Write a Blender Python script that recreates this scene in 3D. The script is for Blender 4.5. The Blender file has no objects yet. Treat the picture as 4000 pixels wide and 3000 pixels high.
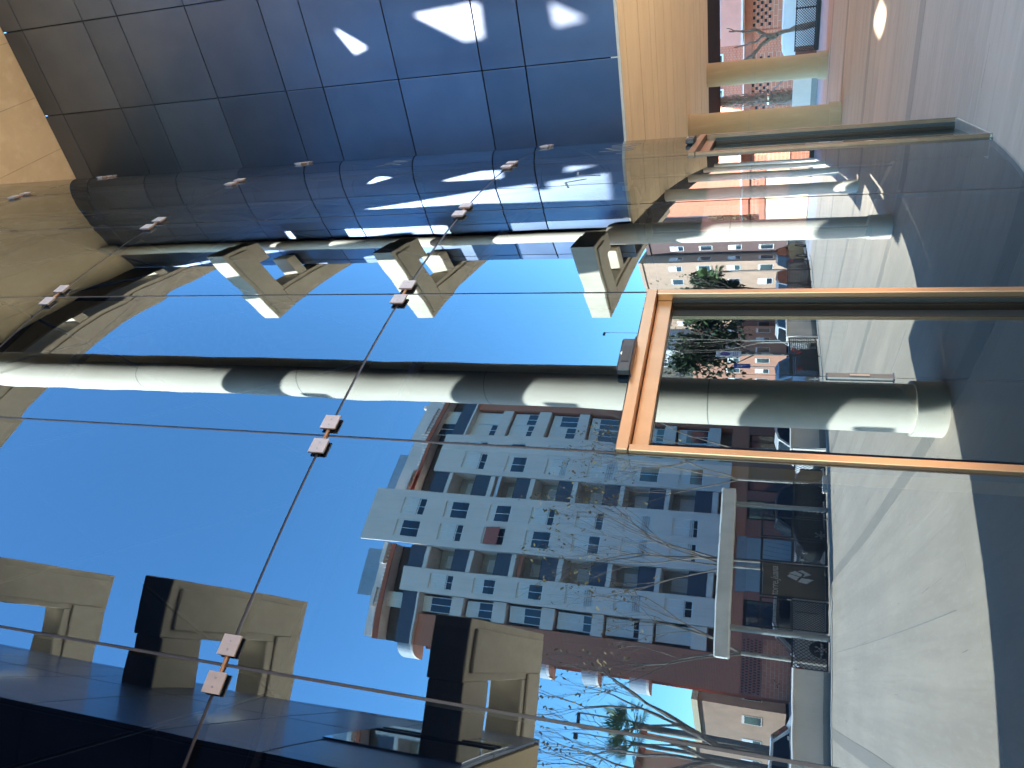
import bpy, bmesh, math, random
import numpy as np
from mathutils import Vector, Matrix
from mathutils.geometry import tessellate_polygon
random.seed(7)
sc = bpy.context.scene
COL = sc.collection
# ---------------------------------------------------------------- frame of the place
# s = along the wings, p = out towards the street, Z = up from the plaza;  world = (s, -p, Z)
EYE = 1.6
def W(s, p, z): return Vector((s, -p, z))
# ---------------------------------------------------------------- camera
FPX = 3000.0
VPX, VPY = -9200.0, -283.0
up = np.array([VPX, -VPY, -FPX]); up /= np.linalg.norm(up)
fh = np.array([0, 0, -1.0]); fh = fh - up * fh.dot(up); fh /= np.linalg.norm(fh)
rt = np.cross(fh, up)
E1 = np.array([0.595, 0.804]); E1 /= np.hypot(*E1)
def cam_axis(i):
    x, y, z = rt[i], fh[i], up[i]
    return Vector((x * E1[0] + y * E1[1], -(x * E1[1] - y * E1[0]), z))
cam = bpy.data.cameras.new('camera')
cam_o = bpy.data.objects.new('camera', cam); COL.objects.link(cam_o)
mw = Matrix.Identity(4)
for i in range(3):
    a = cam_axis(i)
    for j in range(3): mw[j][i] = a[j]
mw.translation = (0, 0, EYE)
cam_o.matrix_world = mw
cam.sensor_fit = 'HORIZONTAL'; cam.sensor_width = 36.0; cam.lens = 36.0 * FPX / 4000.0
cam.clip_start = 0.05; cam.clip_end = 2000
sc.camera = cam_o
# ---------------------------------------------------------------- sky and sun
SUN_EL = math.radians(35.7)
SLOPE = 0.20
SX, SY = -1.0, -SLOPE
world = bpy.data.worlds.new('World'); sc.world = world; world.use_nodes = True
nt = world.node_tree; nt.nodes.clear()
sky = nt.nodes.new('ShaderNodeTexSky'); sky.sky_type = 'NISHITA'; sky.sun_disc = False
sky.sun_elevation = SUN_EL; sky.sun_rotation = math.atan2(SX, SY)
sky.altitude = 300; sky.air_density = 1.0; sky.dust_density = 0.0; sky.ozone_density = 1.6
bg = nt.nodes.new('ShaderNodeBackground'); bg.inputs['Strength'].default_value = 0.15
wo = nt.nodes.new('ShaderNodeOutputWorld')
tn = nt.nodes.new('ShaderNodeMix'); tn.data_type = 'RGBA'; tn.blend_type = 'MULTIPLY'; tn.inputs['Factor'].default_value = 1.0; tn.inputs['B'].default_value = (0.58, 0.90, 1.0, 1)   # clear deep-blue winter sky
nt.links.new(sky.outputs[0], tn.inputs['A']); nt.links.new(tn.outputs['Result'], bg.inputs[0]); nt.links.new(bg.outputs[0], wo.inputs[0])
sl = bpy.data.lights.new('sun', 'SUN'); sl.energy = 5.0; sl.angle = math.radians(0.55); sl.color = (1.0, 0.93, 0.82)
so = bpy.data.objects.new('sun', sl); COL.objects.link(so)
hl = math.hypot(SX, SY)
TOSUN = Vector((SX / hl * math.cos(SUN_EL), SY / hl * math.cos(SUN_EL), math.sin(SUN_EL)))
so.rotation_euler = (-TOSUN).to_track_quat('-Z', 'Y').to_euler(); so.location = TOSUN * 80
sc.view_settings.view_transform = 'Standard'; sc.view_settings.look = 'None'
sc.view_settings.gamma = 1.0; sc.view_settings.use_curve_mapping = False
sc.view_settings.exposure = 3.2
sc.render.engine = 'CYCLES'
sc.cycles.use_denoising = True
sc.cycles.max_bounces = 10; sc.cycles.diffuse_bounces = 4; sc.cycles.glossy_bounces = 6
sc.cycles.transparent_max_bounces = 12; sc.cycles.sample_clamp_indirect = 6.0
sc.cycles.caustics_reflective = False; sc.cycles.caustics_refractive = False

# ---------------------------------------------------------------- materials
MATS = {}
def mat(name, col, rough=0.8, metal=0.0, var=0.12, scale=3.0, bump=0.0, bscale=30.0, spec=0.5, stretch=(1, 1, 1), col2=None, detail=6, emit=None):
    if name in MATS: return MATS[name]
    m = bpy.data.materials.new(name); m.use_nodes = True
    n = m.node_tree.nodes; l = m.node_tree.links
    b = n['Principled BSDF']
    b.inputs['Roughness'].default_value = rough; b.inputs['Metallic'].default_value = metal
    b.inputs['Specular IOR Level'].default_value = spec
    tc = n.new('ShaderNodeTexCoord'); mp = n.new('ShaderNodeMapping'); mp.inputs['Scale'].default_value = stretch
    l.new(tc.outputs['Object'], mp.inputs['Vector'])
    if var > 0 or col2:
        nz = n.new('ShaderNodeTexNoise'); nz.inputs['Scale'].default_value = scale; nz.inputs['Detail'].default_value = detail
        nz.inputs['Roughness'].default_value = 0.62
        l.new(mp.outputs[0], nz.inputs['Vector'])
        rp = n.new('ShaderNodeValToRGB'); rp.color_ramp.elements[0].position = 0.3; rp.color_ramp.elements[1].position = 0.7
        c2 = col2 if col2 else tuple(min(1, c * (1 + var)) for c in col)
        c1 = col if col2 else tuple(c * (1 - var) for c in col)
        rp.color_ramp.elements[0].color = (*c1, 1); rp.color_ramp.elements[1].color = (*c2, 1)
        l.new(nz.outputs['Fac'], rp.inputs['Fac']); l.new(rp.outputs['Color'], b.inputs['Base Color'])
    else:
        b.inputs['Base Color'].default_value = (*col, 1)
    if bump > 0:
        n2 = n.new('ShaderNodeTexNoise'); n2.inputs['Scale'].default_value = bscale; n2.inputs['Detail'].default_value = 8
        l.new(mp.outputs[0], n2.inputs['Vector'])
        bp = n.new('ShaderNodeBump'); bp.inputs['Strength'].default_value = bump; bp.inputs['Distance'].default_value = 0.02
        l.new(n2.outputs['Fac'], bp.inputs['Height']); l.new(bp.outputs[0], b.inputs['Normal'])
    MATS[name] = m
    return m

def layered(name, base, layers, rough=0.85, bump=0.15, bscale=40.0, spec=0.4, metal=0.0):
    """base colour plus noise layers (scale, stretch, low, high, colour, amount)"""
    m = bpy.data.materials.new(name); m.use_nodes = True
    n = m.node_tree.nodes; l = m.node_tree.links; b = n['Principled BSDF']
    b.inputs['Roughness'].default_value = rough; b.inputs['Specular IOR Level'].default_value = spec; b.inputs['Metallic'].default_value = metal
    tc = n.new('ShaderNodeTexCoord'); prev = None
    for (scl, st, lo, hi, c, amt) in layers:
        mp = n.new('ShaderNodeMapping'); mp.inputs['Scale'].default_value = st
        l.new(tc.outputs['Object'], mp.inputs['Vector'])
        nz = n.new('ShaderNodeTexNoise'); nz.inputs['Scale'].default_value = scl; nz.inputs['Detail'].default_value = 8; nz.inputs['Roughness'].default_value = 0.6
        l.new(mp.outputs[0], nz.inputs['Vector'])
        mr = n.new('ShaderNodeMapRange'); mr.inputs['From Min'].default_value = lo; mr.inputs['From Max'].default_value = hi; mr.inputs['To Max'].default_value = amt
        l.new(nz.outputs['Fac'], mr.inputs['Value'])
        mx = n.new('ShaderNodeMix'); mx.data_type = 'RGBA'
        l.new(mr.outputs[0], mx.inputs['Factor'])
        if prev is None: mx.inputs['A'].default_value = (*base, 1)
        else: l.new(prev, mx.inputs['A'])
        mx.inputs['B'].default_value = (*c, 1); prev = mx.outputs['Result']
    l.new(prev, b.inputs['Base Color'])
    if bump:
        n2 = n.new('ShaderNodeTexNoise'); n2.inputs['Scale'].default_value = bscale; n2.inputs['Detail'].default_value = 8
        l.new(tc.outputs['Object'], n2.inputs['Vector'])
        bp = n.new('ShaderNodeBump'); bp.inputs['Strength'].default_value = bump; bp.inputs['Distance'].default_value = 0.01
        l.new(n2.outputs['Fac'], bp.inputs['Height']); l.new(bp.outputs[0], b.inputs['Normal'])
    MATS[name] = m
    return m

CONC = layered('concrete', (0.60, 0.51, 0.39), [(1.3, (1, 1, 1), .4, .7, (0.47, 0.39, 0.29), .6), (6, (1, 1, .25), .45, .75, (0.70, 0.61, 0.48), .6), (30, (1, 1, 1), .62, .75, (0.2, 0.17, 0.12), .5)], rough=.85, bump=.25, bscale=25)
CONC_L = layered('concrete_smooth', (0.72, 0.63, 0.52), [(1.5, (1, 1, .4), .4, .7, (0.56, 0.47, 0.36), .6), (9, (1, 1, .15), .5, .75, (0.74, 0.64, 0.52), .6), (45, (1, 1, 1), .66, .75, (0.22, 0.2, 0.17), .6)], rough=.75, bump=.2, bscale=30)
BOARD = layered('board_concrete', (0.80, 0.61, 0.37), [(0.8, (1, 1, 1), .4, .7, (0.69, 0.52, 0.31), .7), (5, (1, .12, 1), .45, .7, (0.85, 0.68, 0.44), .6), (50, (1, 1, 1), .64, .72, (0.25, 0.18, 0.1), .5)], rough=.85, bump=.25, bscale=25)
PAVE = layered('paving_concrete', (0.57, 0.44, 0.33), [(.35, (1, 1, 1), .35, .65, (0.45, 0.36, 0.275), .8), (.9, (1, .35, 1), .55, .72, (0.40, 0.31, 0.235), .55), (2.2, (1, .08, 1), .42, .72, (0.40, 0.31, 0.235), .75), (11, (1, .05, 1), .5, .72, (0.41, 0.315, 0.24), .6), (5, (1, .05, 1), .62, .75, (0.66, 0.53, 0.42), .5), (14, (1, .25, 1), .5, .75, (0.57, 0.47, 0.38), .5), (90, (1, 1, 1), .6, .75, (0.36, 0.28, 0.21), .5)], rough=.8, bump=.25, bscale=120)
BANDM = layered('paving_band', (0.37, 0.30, 0.235), [(1.2, (1, 1, 1), .4, .7, (0.33, 0.27, 0.21), .7), (60, (1, 1, 1), .55, .75, (0.38, 0.32, 0.26), .5)], rough=.8, bump=.2, bscale=100)
ASPH = mat('asphalt', (0.055, 0.055, 0.055), .9, var=.25, scale=8, bump=.3, bscale=150)
CANOPYC = layered('canopy_concrete', (0.78, 0.61, 0.38), [(.9, (1, 1, 1), .4, .7, (0.62, 0.47, 0.28), .8), (4, (1, 1, 1), .5, .75, (0.88, 0.74, 0.52), .6), (40, (1, 1, 1), .64, .74, (0.36, 0.26, 0.15), .5)], rough=.85, bump=.25, bscale=25)  # lighter, tanner than CONC: warm bounce from the plaza put into the colour
COLBOUNCE = layered('column_warm_bounce', (0.45, 0.34, 0.215), [(1.5, (1, 1, .4), .4, .7, (0.37, 0.28, 0.17), .6), (9, (1, 1, .15), .5, .75, (0.51, 0.40, 0.27), .6)], rough=.8, bump=.2, bscale=30)  # same concrete as the other columns, warm bounced light put into the colour
BLUEP = None
def blue_panel():
    m = bpy.data.materials.new('blue_metal_panel'); m.use_nodes = True
    n = m.node_tree.nodes; l = m.node_tree.links; b = n['Principled BSDF']
    b.inputs['Metallic'].default_value = 1.0
    tc = n.new('ShaderNodeTexCoord')
    nz = n.new('ShaderNodeTexNoise'); nz.inputs['Scale'].default_value = 1.6; nz.inputs['Detail'].default_value = 5
    l.new(tc.outputs['Object'], nz.inputs['Vector'])
    rp = n.new('ShaderNodeValToRGB'); rp.color_ramp.elements[0].position = .35; rp.color_ramp.elements[1].position = .7
    rp.color_ramp.elements[0].color = (0.115, 0.140, 0.205, 1); rp.color_ramp.elements[1].color = (0.135, 0.160, 0.225, 1)
    oi = n.new('ShaderNodeObjectInfo'); vr = n.new('ShaderNodeMapRange'); vr.inputs['To Min'].default_value = .82; vr.inputs['To Max'].default_value = 1.14
    l.new(oi.outputs['Random'], vr.inputs['Value']); vm = n.new('ShaderNodeMix'); vm.data_type = 'RGBA'; vm.blend_type = 'MULTIPLY'; vm.inputs['Factor'].default_value = 1.0
    l.new(rp.outputs['Color'], vm.inputs['A']); l.new(vr.outputs[0], vm.inputs['B'])
    l.new(nz.outputs['Fac'], rp.inputs['Fac']); l.new(vm.outputs['Result'], b.inputs['Base Color'])
    n3 = n.new('ShaderNodeTexNoise'); n3.inputs['Scale'].default_value = 7; n3.inputs['Detail'].default_value = 8
    mp = n.new('ShaderNodeMapping'); mp.inputs['Scale'].default_value = (1, 1, .25); l.new(tc.outputs['Object'], mp.inputs['Vector']); l.new(mp.outputs[0], n3.inputs['Vector'])
    mr = n.new('ShaderNodeMapRange'); mr.inputs['To Min'].default_value = .36; mr.inputs['To Max'].default_value = .48
    l.new(n3.outputs['Fac'], mr.inputs['Value']); l.new(mr.outputs[0], b.inputs['Roughness'])
    b.inputs['Coat Weight'].default_value = .45; b.inputs['Coat Roughness'].default_value = .10
    return m
BLUEP = blue_panel()
JOINT = mat('joint_black', (0.012, 0.012, 0.014), .7, var=0)
SEAL = mat('joint_seal', (0.035, 0.028, 0.026), .5, var=.2, scale=10)
DARKSOF = mat('dark_soffit', (0.016, 0.013, 0.011), .85, var=.2, scale=2, spec=.12)
STEEL = mat('brushed_steel', (0.36, 0.29, 0.25), .45, .35, var=.1, scale=14, stretch=(1, 1, .2))
SCREW = mat('screw_steel', (0.3, 0.26, 0.24), .35, .9, var=0)
RUST = mat('rust_stain_steel', (0.25, 0.14, 0.08), .6, .4, var=.3, scale=30)
BRONZE = mat('bronze_anodised', (0.40, 0.23, 0.13), .32, .9, var=.10, scale=5, stretch=(1, 1, .2), spec=.5)
BRONZE_D = mat('bronze_dark', (0.03, 0.018, 0.012), .35, .6, var=.2, scale=8)
RUBBER = mat('black_rubber', (0.012, 0.011, 0.010), .5, var=0)
ALU = mat('aluminium', (0.65, 0.63, 0.58), .35, .8, var=.08, scale=10)
BLACKP = mat('black_plastic', (0.025, 0.022, 0.022), .45, var=.1)
WHITEM = mat('white_mark', (0.8, 0.8, 0.78), .6, var=0)
DARKIN = mat('dark_interior', (0.03, 0.035, 0.05), .7, var=.3, scale=2)
TUBEIN = mat('interior_tube', (0.02, 0.024, 0.034), .5, var=.2, scale=2)
FENCEM = mat('fence_black', (0.018, 0.02, 0.026), .45, var=.15)
LOWWALL = layered('white_wall', (0.78, 0.68, 0.60), [(1.2, (1, 1, 1), .4, .7, (0.64, 0.58, 0.51), .6), (8, (1, 1, .3), .5, .75, (0.78, 0.73, 0.66), .5)], rough=.8, bump=.15)
FACW = layered('render_white', (0.88, 0.70, 0.60), [(.6, (1, 1, .3), .4, .7, (0.76, 0.60, 0.51), .6), (5, (1, 1, .12), .5, .8, (0.5, 0.46, 0.43), .35)], rough=.85, bump=.1)
FACS = mat('slab_white', (0.84, 0.71, 0.62), .8, var=.1, scale=2)
TILE_R = mat('roof_awning_orange', (0.50, 0.12, 0.05), .7, var=.15, scale=4)
PANE = mat('dark_window_glass', (0.025, 0.035, 0.05), .06, 0, var=.2, scale=1, spec=.8)
SHUT = mat('roller_shutter', (0.82, 0.72, 0.65), .6, var=.08, scale=6)
FRAMEW = mat('white_frame', (0.8, 0.8, 0.79), .5, var=.04)
IRON = mat('iron_rail', (0.03, 0.032, 0.04), .5, var=0)
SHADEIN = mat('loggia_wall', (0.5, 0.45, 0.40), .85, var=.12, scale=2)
def brick_mat(name, c1, c2, mortar, sx=1.0, mort=.012, bw=.24, rh=.07):
    m = bpy.data.materials.new(name); m.use_nodes = True
    n = m.node_tree.nodes; l = m.node_tree.links; b = n['Principled BSDF']; b.inputs['Roughness'].default_value = .85
    tc = n.new('ShaderNodeTexCoord'); sp = n.new('ShaderNodeSeparateXYZ'); l.new(tc.outputs['Object'], sp.inputs[0])
    ad = n.new('ShaderNodeMath'); ad.operation = 'ADD'; l.new(sp.outputs[0], ad.inputs[0]); l.new(sp.outputs[1], ad.inputs[1])
    cb = n.new('ShaderNodeCombineXYZ'); l.new(ad.outputs[0], cb.inputs[0]); l.new(sp.outputs[2], cb.inputs[1])
    br = n.new('ShaderNodeTexBrick'); br.inputs['Scale'].default_value = 1.0
    br.inputs['Brick Width'].default_value = bw; br.inputs['Row Height'].default_value = rh; br.inputs['Mortar Size'].default_value = mort
    br.inputs['Color1'].default_value = (*c1, 1); br.inputs['Color2'].default_value = (*c2, 1); br.inputs['Mortar'].default_value = (*mortar, 1)
    l.new(cb.outputs[0], br.inputs['Vector']); l.new(br.outputs['Color'], b.inputs['Base Color'])
    bp = n.new('ShaderNodeBump'); bp.inputs['Strength'].default_value = .5; bp.inputs['Distance'].default_value = .01; bp.invert = True
    l.new(br.outputs['Fac'], bp.inputs['Height']); l.new(bp.outputs[0], b.inputs['Normal'])
    return m
BRICK = brick_mat('brick_red', (0.55, 0.125, 0.055), (0.62, 0.16, 0.075), (0.58, 0.30, 0.2))
BRICK_L = brick_mat('brick_course_large', (0.50, 0.165, 0.09), (0.56, 0.20, 0.115), (0.58, 0.34, 0.25), bw=.5, rh=.2, mort=.014)
BRICK_D = brick_mat('brick_dark', (0.38, 0.085, 0.045), (0.44, 0.11, 0.06), (0.28, 0.2, 0.17))
BRICKP = mat('brick_band', (0.42, 0.14, 0.08), .85, var=.15, scale=4)
PINK = mat('pink_render', (0.80, 0.33, 0.23), .85, var=.05, scale=2)
BARK = layered('bark', (0.22, 0.17, 0.13), [(6, (1, 1, .3), .4, .7, (0.34, 0.29, 0.24), .8), (20, (1, 1, .3), .5, .7, (0.1, 0.07, 0.05), .6)], rough=.95, bump=.6, bscale=30)
BARK_W = mat('pale_bark', (0.42, 0.38, 0.33), .9, var=.3, scale=5, bump=.3)
LEAFY = mat('dry_leaf', (0.30, 0.20, 0.06), .8, var=.3, scale=4)
LEAFG = mat('dark_leaf', (0.035, 0.055, 0.025), .7, var=.4, scale=2)
LEAFM = mat('mid_leaf', (0.09, 0.12, 0.04), .7, var=.4, scale=2)
PALML = mat('palm_leaf', (0.11, 0.17, 0.05), .6, var=.35, scale=2)
BOOT = layered('palm_boot', (0.30, 0.22, 0.17), [(5, (1, 1, 1), .4, .7, (0.42, 0.33, 0.27), .8), (16, (1, 1, 1), .5, .75, (0.12, 0.085, 0.06), .8)], rough=.95, bump=.4)
CARW = mat('car_white', (0.80, 0.77, 0.74), .25, var=.03, spec=.6)
CARK = mat('car_black', (0.015, 0.015, 0.017), .2, var=0, spec=.6)
CARB = mat('car_blue', (0.05, 0.09, 0.16), .25, var=0, spec=.6)
CARS = mat('car_silver', (0.40, 0.42, 0.44), .28, .5, var=0)
CARG = mat('car_glass', (0.02, 0.025, 0.03), .05, var=0, spec=.8)
TYRE = mat('tyre', (0.02, 0.02, 0.02), .85, var=0)
RIM = mat('wheel_rim', (0.5, 0.5, 0.5), .35, .8, var=0)
LAMPR = mat('tail_lamp', (0.5, 0.02, 0.02), .3, var=0)
SIGNB = mat('sign_brown', (0.085, 0.068, 0.05), .6, var=.1, scale=2)
SIGNT = mat('sign_grey_letter', (0.42, 0.42, 0.42), .5, var=0)
SIGNBL = mat('sign_blue', (0.02, 0.07, 0.35), .4, var=0)
SIGNRD = mat('sign_red', (0.55, 0.03, 0.03), .5, var=0)
SPRAY = mat('spray_black', (0.01, 0.01, 0.01), .7, var=0)
ETCH = mat('etched_scratch', (0.10, 0.12, 0.14), .9, var=.2, scale=20)
POLE = mat('pole_grey', (0.30, 0.30, 0.29), .5, .2, var=.1)
ORANGE = mat('orange_render', (0.50, 0.24, 0.16), .85, var=.08, scale=1)
CREAM = mat('cream_render', (0.72, 0.58, 0.38), .85, var=.06, scale=1)
TANB = mat('tan_brick_far', (0.50, 0.32, 0.22), .85, var=.12, scale=1)
GREYF = mat('grey_render', (0.42, 0.43, 0.45), .85, var=.08, scale=1)
WHITEF = mat('white_render_far', (0.70, 0.70, 0.70), .85, var=.06, scale=1)
BROWNF = mat('brown_brick_far', (0.15, 0.09, 0.08), .85, var=.12, scale=1)

def glass_mat(name, tint, r0, r1, tr):
    m = bpy.data.materials.new(name); m.use_nodes = True
    n = m.node_tree.nodes; l = m.node_tree.links; n.clear()
    out = n.new('ShaderNodeOutputMaterial'); mix = n.new('ShaderNodeMixShader')
    g = n.new('ShaderNodeBsdfGlossy'); g.inputs['Roughness'].default_value = 0.0; g.inputs['Color'].default_value = (*tint, 1)
    t = n.new('ShaderNodeBsdfTransparent'); t.inputs['Color'].default_value = (*tr, 1)
    lw = n.new('ShaderNodeLayerWeight'); lw.inputs['Blend'].default_value = .5
    mr = n.new('ShaderNodeMapRange'); mr.inputs['From Min'].default_value = 0.0; mr.inputs['From Max'].default_value = 1.0
    mr.inputs['To Min'].default_value = r0; mr.inputs['To Max'].default_value = r1
    pw = n.new('ShaderNodeMath'); pw.operation = 'POWER'; pw.inputs[1].default_value = 3.5
    l.new(lw.outputs['Facing'], pw.inputs[0]); l.new(pw.outputs[0], mr.inputs['Value'])
    tm = n.new('ShaderNodeMix'); tm.data_type = 'RGBA'; tm.inputs['A'].default_value = (*tint, 1); tm.inputs['B'].default_value = (.97, .96, .94, 1); l.new(pw.outputs[0], tm.inputs['Factor']); l.new(tm.outputs['Result'], g.inputs['Color'])
    l.new(mr.outputs[0], mix.inputs['Fac']); l.new(t.outputs[0], mix.inputs[1]); l.new(g.outputs[0], mix.inputs[2])
    l.new(mix.outputs[0], out.inputs['Surface'])
    return m
MIRRORW = mat('mirror_window', (0.75, 0.8, 0.85), .03, 1.0, var=0)
GLASS = glass_mat('solar_mirror_glass', (0.60, 0.82, 1.0), .145, .80, (.22, .26, .33))
DGLASS = glass_mat('door_glass', (0.62, 0.84, 1.0), .145, .70, (.15, .17, .20))

# ---------------------------------------------------------------- mesh helpers
ORG = {}
def org(o): return ORG.get(o.name, Vector((0, 0, 0))) if o else Vector((0, 0, 0))
class B:
    def __init__(s): s.v = []; s.f = []
    def box(s, a0, a1, p0, p1, z0, z1):
        i = len(s.v)
        for z in (z0, z1):
            for (a, p) in ((a0, p0), (a1, p0), (a1, p1), (a0, p1)): s.v.append((a, p, z))
        s.f += [(i, i+1, i+2, i+3), (i+4, i+7, i+6, i+5), (i, i+4, i+5, i+1), (i+1, i+5, i+6, i+2), (i+2, i+6, i+7, i+3), (i+3, i+7, i+4, i)]
        return s
    def prism(s, poly, z0, z1, holes=()):
        loops = [list(poly)] + [list(h) for h in holes]
        flat = [q for lp in loops for q in lp]; i = len(s.v); n = len(flat)
        for z in (z0, z1): s.v += [(q[0], q[1], z) for q in flat]
        for t in tessellate_polygon([[Vector((q[0], q[1], 0)) for q in lp] for lp in loops]):
            s.f.append(tuple(i + k for k in t)); s.f.append(tuple(i + n + k for k in reversed(t)))
        k = 0
        for lp in loops:
            m_ = len(lp)
            for j in range(m_):
                a, b2 = k + j, k + (j + 1) % m_
                s.f.append((i + a, i + b2, i + n + b2, i + n + a))
            k += m_
        return s
    def extr(s, poly, ax, a0, a1):
        """polygon in the plane across axis ax ('s': (p,z), 'p': (s,z)) pushed from a0 to a1"""
        i = len(s.v); n = len(poly)
        for a in (a0, a1):
            for q in poly: s.v.append((a, q[0], q[1]) if ax == 's' else (q[0], a, q[1]))
        for t in tessellate_polygon([[Vector((q[0], q[1], 0)) for q in poly]]):
            s.f.append(tuple(i + k for k in t)); s.f.append(tuple(i + n + k for k in t))
        for j in range(n): s.f.append((i + j, i + (j+1) % n, i + n + (j+1) % n, i + n + j))
        return s
    def tube(s, pts, rad, n=8, cap=True):
        pts = [Vector(q) for q in pts]; i = len(s.v)
        for k, q in enumerate(pts):
            d = (pts[min(k+1, len(pts)-1)] - pts[max(k-1, 0)]).normalized()
            a = d.cross(Vector((0.13, 0.31, 1.0) if abs(d.z) < .9 else (1, 0.2, 0))).normalized(); b2 = d.cross(a)
            r = rad[k] if isinstance(rad, (list, tuple)) else rad
            for j in range(n):
                t = 2 * math.pi * j / n; s.v.append(tuple(q + a * (r * math.cos(t)) + b2 * (r * math.sin(t))))
        for k in range(len(pts) - 1):
            for j in range(n): s.f.append((i + k*n + j, i + k*n + (j+1) % n, i + (k+1)*n + (j+1) % n, i + (k+1)*n + j))
        if cap: s.f.append(tuple(i + j for j in range(n))); s.f.append(tuple(i + (len(pts)-1)*n + j for j in range(n)))
        return s
    def cyl(s, a, p, r, z0, z1, n=48): return s.tube([(a, p, z0), (a, p, z1)], r, n)
    def quad(s, *q):
        i = len(s.v); s.v += [tuple(x) for x in q]; s.f.append(tuple(range(i, i + len(q)))); return s
    def build(s, name, m, parent=None, smooth=False, recalc=True, bevel=0):
        me = bpy.data.meshes.new(name); o0 = org(parent)
        me.from_pydata([tuple(W(*v) - o0) for v in s.v], [], s.f)
        if recalc or bevel:
            bm = bmesh.new(); bm.from_mesh(me)
            if bevel:
                bmesh.ops.bevel(bm, geom=list(bm.edges), offset=bevel, segments=1, affect='EDGES', profile=.5, clamp_overlap=True)
            bmesh.ops.recalc_face_normals(bm, faces=bm.faces); bm.to_mesh(me); bm.free()
        me.materials.append(m)
        if smooth:
            for f in me.polygons: f.use_smooth = True
            me.set_sharp_from_angle(angle=math.radians(40))
        o = bpy.data.objects.new(name, me); COL.objects.link(o)
        if parent: o.parent = parent; ORG[o.name] = org(parent)
        return o
def tag(o, label, cat, group=None):
    o['label'] = label; o['category'] = cat
    if group: o['group'] = group
    return o
def struct(o): o['kind'] = 'structure'; return o
def thing(name, label, cat, loc=(0, 0, 0), group=None):
    o = bpy.data.objects.new(name, None); o.empty_display_size = .2; COL.objects.link(o)
    w = W(*loc); o.location = w; ORG[o.name] = Vector(w)
    return tag(o, label, cat, group)
def share(src, name, parent, loc_sp):
    """another object on the same mesh, shifted by (ds,dp,dz)"""
    o = src.copy(); COL.objects.link(o); o.name = name; o.parent = parent
    o.location = W(*loc_sp); ORG[o.name] = org(parent); return o
def copy_tree(o, parent=None):
    c = o.copy(); COL.objects.link(c); c.parent = parent
    for ch in list(o.children): copy_tree(ch, c)
    return c
def text_mesh(body, size, name, m, parent, mtx, extr=.004, shear=0):
    cu = bpy.data.curves.new(name, 'FONT'); cu.body = body; cu.size = size; cu.extrude = extr; cu.align_x = 'CENTER'; cu.align_y = 'CENTER'; cu.shear = shear; cu.resolution_u = 3
    t = bpy.data.objects.new(name + '_tmp', cu); COL.objects.link(t)
    me = bpy.data.meshes.new_from_object(t, depsgraph=bpy.context.evaluated_depsgraph_get())
    bpy.data.objects.remove(t); bpy.data.curves.remove(cu)
    me.name = name; me.materials.clear(); me.materials.append(m)
    me.transform(Matrix.Translation(-org(parent)) @ mtx)
    o = bpy.data.objects.new(name, me); COL.objects.link(o); o.parent = parent; ORG[o.name] = org(parent)
    return o
def face_mtx(s, p, z, facing, flip=False):
    """matrix that stands text up at (s,p,z); facing '-p','+p','-s','+s'"""
    nrm = {'-p': Vector((0, 1, 0)), '+p': Vector((0, -1, 0)), '-s': Vector((-1, 0, 0)), '+s': Vector((1, 0, 0))}[facing]
    x = Vector((0, 0, 1)).cross(nrm)
    if flip: x = -x
    m4 = Matrix.Identity(4)
    for j in range(3): m4[j][0] = x[j]; m4[j][1] = (0, 0, 1)[j]; m4[j][2] = nrm[j]
    m4.translation = W(s, p, z); return m4

# ================================================================ THE SETTING
b = B(); b.box(-400, 600, -500, 600, -1.6, -.75); struct(b.build('ground', ASPH))
# plaza slab, its far edge stepped
pz = B(); pz.box(-60, 27.5, -60, 13.6, -.7, 0.0); plaza = struct(pz.build('plaza_pavement', PAVE))
pk = B(); pk.box(27.52, 33.2, -60, 13.6, -.72, -.004); struct(pk.build('plaza_border_pavement', mat('border_paving', (0.50, 0.45, 0.43), .85, var=.1, scale=2, bump=.15)))
for i, s0 in enumerate((-4.6, .45, 5.42, 10.4, 15.4, 20.4, 25.3)):
    bb = B(); bb.box(s0 - .17, s0 + .17, -9.5, 12.6, .0005, .004); bb.build('paving_band', BANDM, plaza)
for k in range(-6, 33):       # saw cuts
    s0 = -4.6 + k * .83
    if k % 3: continue
    bb = B(); bb.box(s0 - .004, s0 + .004, 1.6, 12.6, .0004, .003); bb.build('saw_cut', mat('saw_cut', (0.27, 0.245, 0.22), .9, var=.2, scale=20), plaza)
rq = random.Random(5); sx_ = B()
for k in range(120):
    a, c = rq.uniform(-3, 24), rq.uniform(-3, 12); L = rq.uniform(.1, .45); dx = rq.uniform(-.12, .12) * L; w_ = rq.uniform(.002, .006)
    sx_.quad((a - w_, c, .0045), (a + w_, c, .0045), (a + dx + w_ * .5, c + L, .0045), (a + dx - w_ * .5, c + L, .0045))
o = sx_.build('scuff_marks', mat('scuff', (0.2, 0.17, 0.14), .9, var=.3, scale=30), plaza, recalc=False); o['kind'] = 'stuff'
rd = B(); rd.box(-120, 160, 21.5, 33.5, -.34, -.3); struct(rd.build('road', ASPH))
pvk = B(); pvk.box(-120, 160, 33.5, 39.9, -.4, -.18); struct(pvk.build('pavement', mat('pavement_far', (0.30, 0.29, 0.28), .9, var=.15, scale=2)))
pl = B(); pl.box(-120, 160, 13.62, 21.5, -.45, -.25); struct(pl.build('parking_strip', mat('parking_asphalt', (0.08, 0.08, 0.08), .9, var=.2, scale=5)))

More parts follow.
